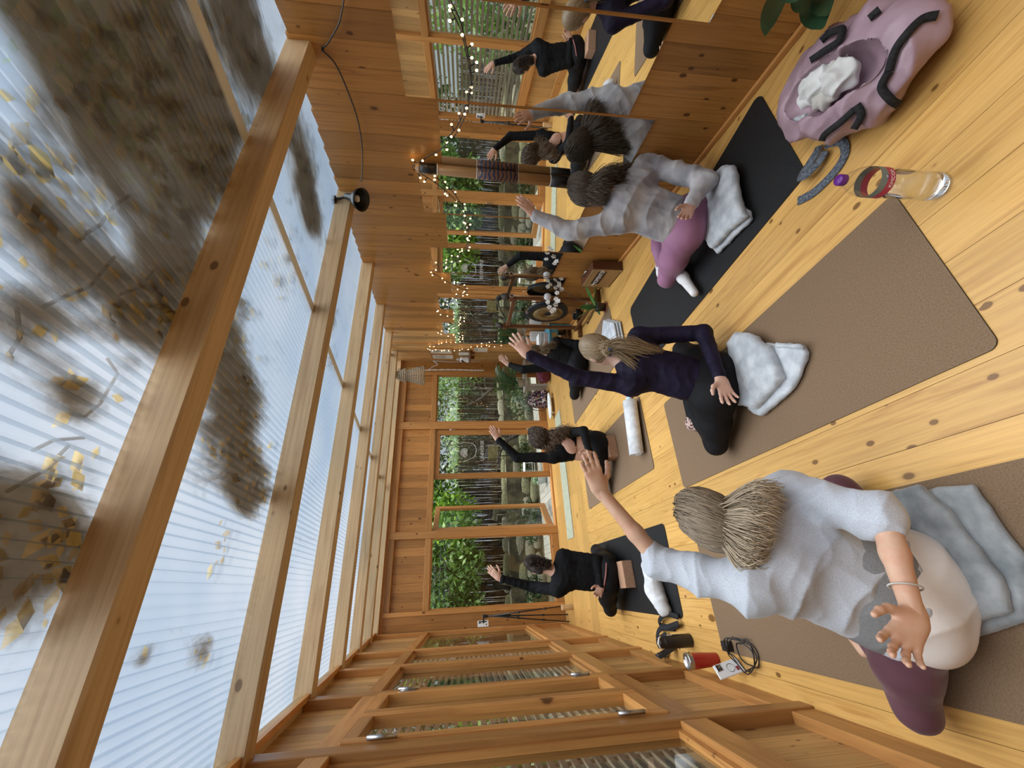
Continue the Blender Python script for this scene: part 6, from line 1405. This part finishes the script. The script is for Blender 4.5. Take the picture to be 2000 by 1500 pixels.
# --- the woman with curly hair on a block
P4 = dict(pel=A3(1.19, 3.86, .21), skin=M['skin_c'], legmat=M['blkleg'], topmat=M['blk'], loose=1.0, hem=.5, hemcut=True, sleeveL=.95, sleeveR=.95, hcol=((.04, .025, .015), (.20, .12, .065)), hips=1.08, ht=.008, hh=.0045,
          folds=[((.3, .2, 1), .06, .002)], NL=A3(.2, 1, 0), NR=A3(-.1, -1, .3), curlL=.12, spreadL=.06, curlR=.4, waist=.22)
P4['neck'] = at_y(1085, 870, 3.87); P4['shL'] = at_y(1080, 893, 3.88); P4['shR'] = at_y(1106, 846, 3.86); P4['head'] = at_y(1052, 855, 3.92); P4['hup'] = P4['head'] - P4['neck']; P4['hfwd'] = A3(.2, 1, -.1)
arms(P4, ((1010, 894), .28, True, (973, 858), .24, True, (952, 824), True), ((1140, 842), .27, False, (1150, 880), .235, False, (1140, 905), False))
cross_legs(P4, at_z(1176, 960, .11), at_z(1150, 850, .14), (1.28, 4.2, .1), (1.1, 4.22, .12), (1.42, 4.15, .08), (.98, 4.15, .1))
sh4 = (P4['shL'] + P4['shR']) / 2
person('woman with curly brown hair in a black open-backed top seated on a block', P4)
bv = Field().ell(P4['pel'] + (P4['neck'] - P4['pel']) * .70 - P4['fw'] * .085, [P4['rt'], P4['fw'], P4['up']], (.075, .022, .085), .01).mesh(.006)
npmesh('bare_back', bv[0] - P4['base'], bv[1], M['skin_c'], P4['e'], True)
add_hair(P4, 'strands', [(at_y(1090, 860, 3.80), .035, 3), (at_y(1110, 846, 3.77), .03, 4), (at_y(1124, 838, 3.76), .02, 3), (at_y(1075, 880, 3.84), .02, 1)], 1000, seed=13, r0=.0030, vol=.34, curl=.022, cfreq=4.5, n=26, sag=.0)

# --- the woman with a bun on a black mat
P5 = dict(pel=A3(.035, 4.12, .21), skin=M['skin_c'], legmat=M['blkleg'], topmat=M['blk'], loose=1.06, hem=.06, hemcut=True, sleeveL=.88, sleeveR=.95, hcol=((.022, .014, .010), (.06, .035, .022)), hips=1.08, ht=.008, hh=.0045,
          folds=[((.3, .2, 1), .06, .003)], NL=A3(.3, 1, 0), NR=A3(0, -1, .3), curlL=.14, spreadL=.05, curlR=.4, ears=True)
P5['neck'] = at_y(1085, 1117, 4.16); P5['shL'] = at_y(1090, 1152, 4.16); P5['shR'] = at_y(1100, 1086, 4.15); P5['head'] = at_y(1046, 1102, 4.2); P5['hup'] = P5['head'] - P5['neck']; P5['hfwd'] = A3(-.05, 1, -.1)
arms(P5, ((1040, 1146), .28, True, (975, 1129), .24, True, (938, 1095), True), ((1166, 1093), .28, False, (1174, 1146), .235, False, (1162, 1175), False))
cross_legs(P5, at_z(1192, 1190, .12), at_z(1165, 1075, .12), (.13, 4.45, .1), (-.05, 4.46, .12), (.26, 4.4, .08), (-.2, 4.4, .1))
person('woman in a black top with her dark hair in a bun', P5)
bun = P5['head'] - unit(P5['hfwd']) * .085 + unit(P5['hup']) * .05
add_hair(P5, 'strands', [(bun, .012, 3), (at_y(1074, 1102, 4.10), .012, 1.6)], 700, seed=15, r0=.0022, vol=.05, sag=.0, n=14, jit=.002)
r = np.random.default_rng(16); CT = []
for i in range(260):
    ax_ = unit(r.normal(size=3)); s1, s2 = frame_of(ax_)[1:]; rr_ = .03 + .012 * r.random(); a0 = r.random() * 6.28
    CT.append([bun - P5['base'] + ax_ * .012 * r.normal() + rr_ * (math.cos(a0 + t) * s1 + math.sin(a0 + t) * s2) for t in np.linspace(0, 3.6, 6)])
strands('bun', None, CT, M['hair'], P5['cap'], hair_cols(260, *P5['hcol'], 17), .0026, 18, n=12)
wv = P5['pel'] + (P5['neck'] - P5['pel']) * .02
tube('waistband', [wv - P5['base'] - P5['fw'] * .018 + .172 * math.cos(a) * P5['rt'] + .134 * math.sin(a) * P5['fw'] for a in np.linspace(0, 2 * math.pi, 41)[:-1]], .007, M['pinkband'], P5['leg_o'], 6, True)

# --- the woman in black in the far corner
P6 = dict(pel=A3(2.46, 4.25, .15), skin=M['skin_b'], legmat=M['blkleg'], topmat=M['blk'], loose=1.1, hem=.10, sleeveL=.80, sleeveR=.95, hcol=((.10, .065, .035), (.30, .20, .10)), ht=.009, hh=.0045, hips=1.05,
          folds=[((.3, .2, 1), .06, .003)], NL=A3(.2, 1, 0), NR=A3(-.3, -1, .2), curlL=.15, spreadL=.12, curlR=.4)
P6['neck'] = at_y(1075, 690, 4.32); P6['shL'] = at_y(1082, 716, 4.32); P6['shR'] = at_y(1088, 668, 4.30); P6['head'] = at_y(1043, 688, 4.36); P6['hup'] = P6['head'] - P6['neck']; P6['hfwd'] = A3(.1, 1, -.2)
arms(P6, ((1022, 722), .28, True, (992, 711), .24, True, (962, 684), True), ((1128, 672), .28, False, (1126, 712), .23, False, (1124, 732), False))
cross_legs(P6, at_z(1122, 772, .10), (2.85, 4.5, .11), (2.5, 4.62, .09), (2.36, 4.6, .1), (2.62, 4.6, .07), (2.24, 4.55, .08))
person('woman in black with wavy light brown hair beside the gong stand', P6)
add_hair(P6, 'strands', [(at_y(1062, 682, 4.26), .03, 2), (at_y(1080, 678, 4.24), .025, 2), (at_y(1090, 672, 4.22), .02, 1)], 600, seed=19, r0=.0026, vol=.12, curl=.012, cfreq=2.2, n=20)
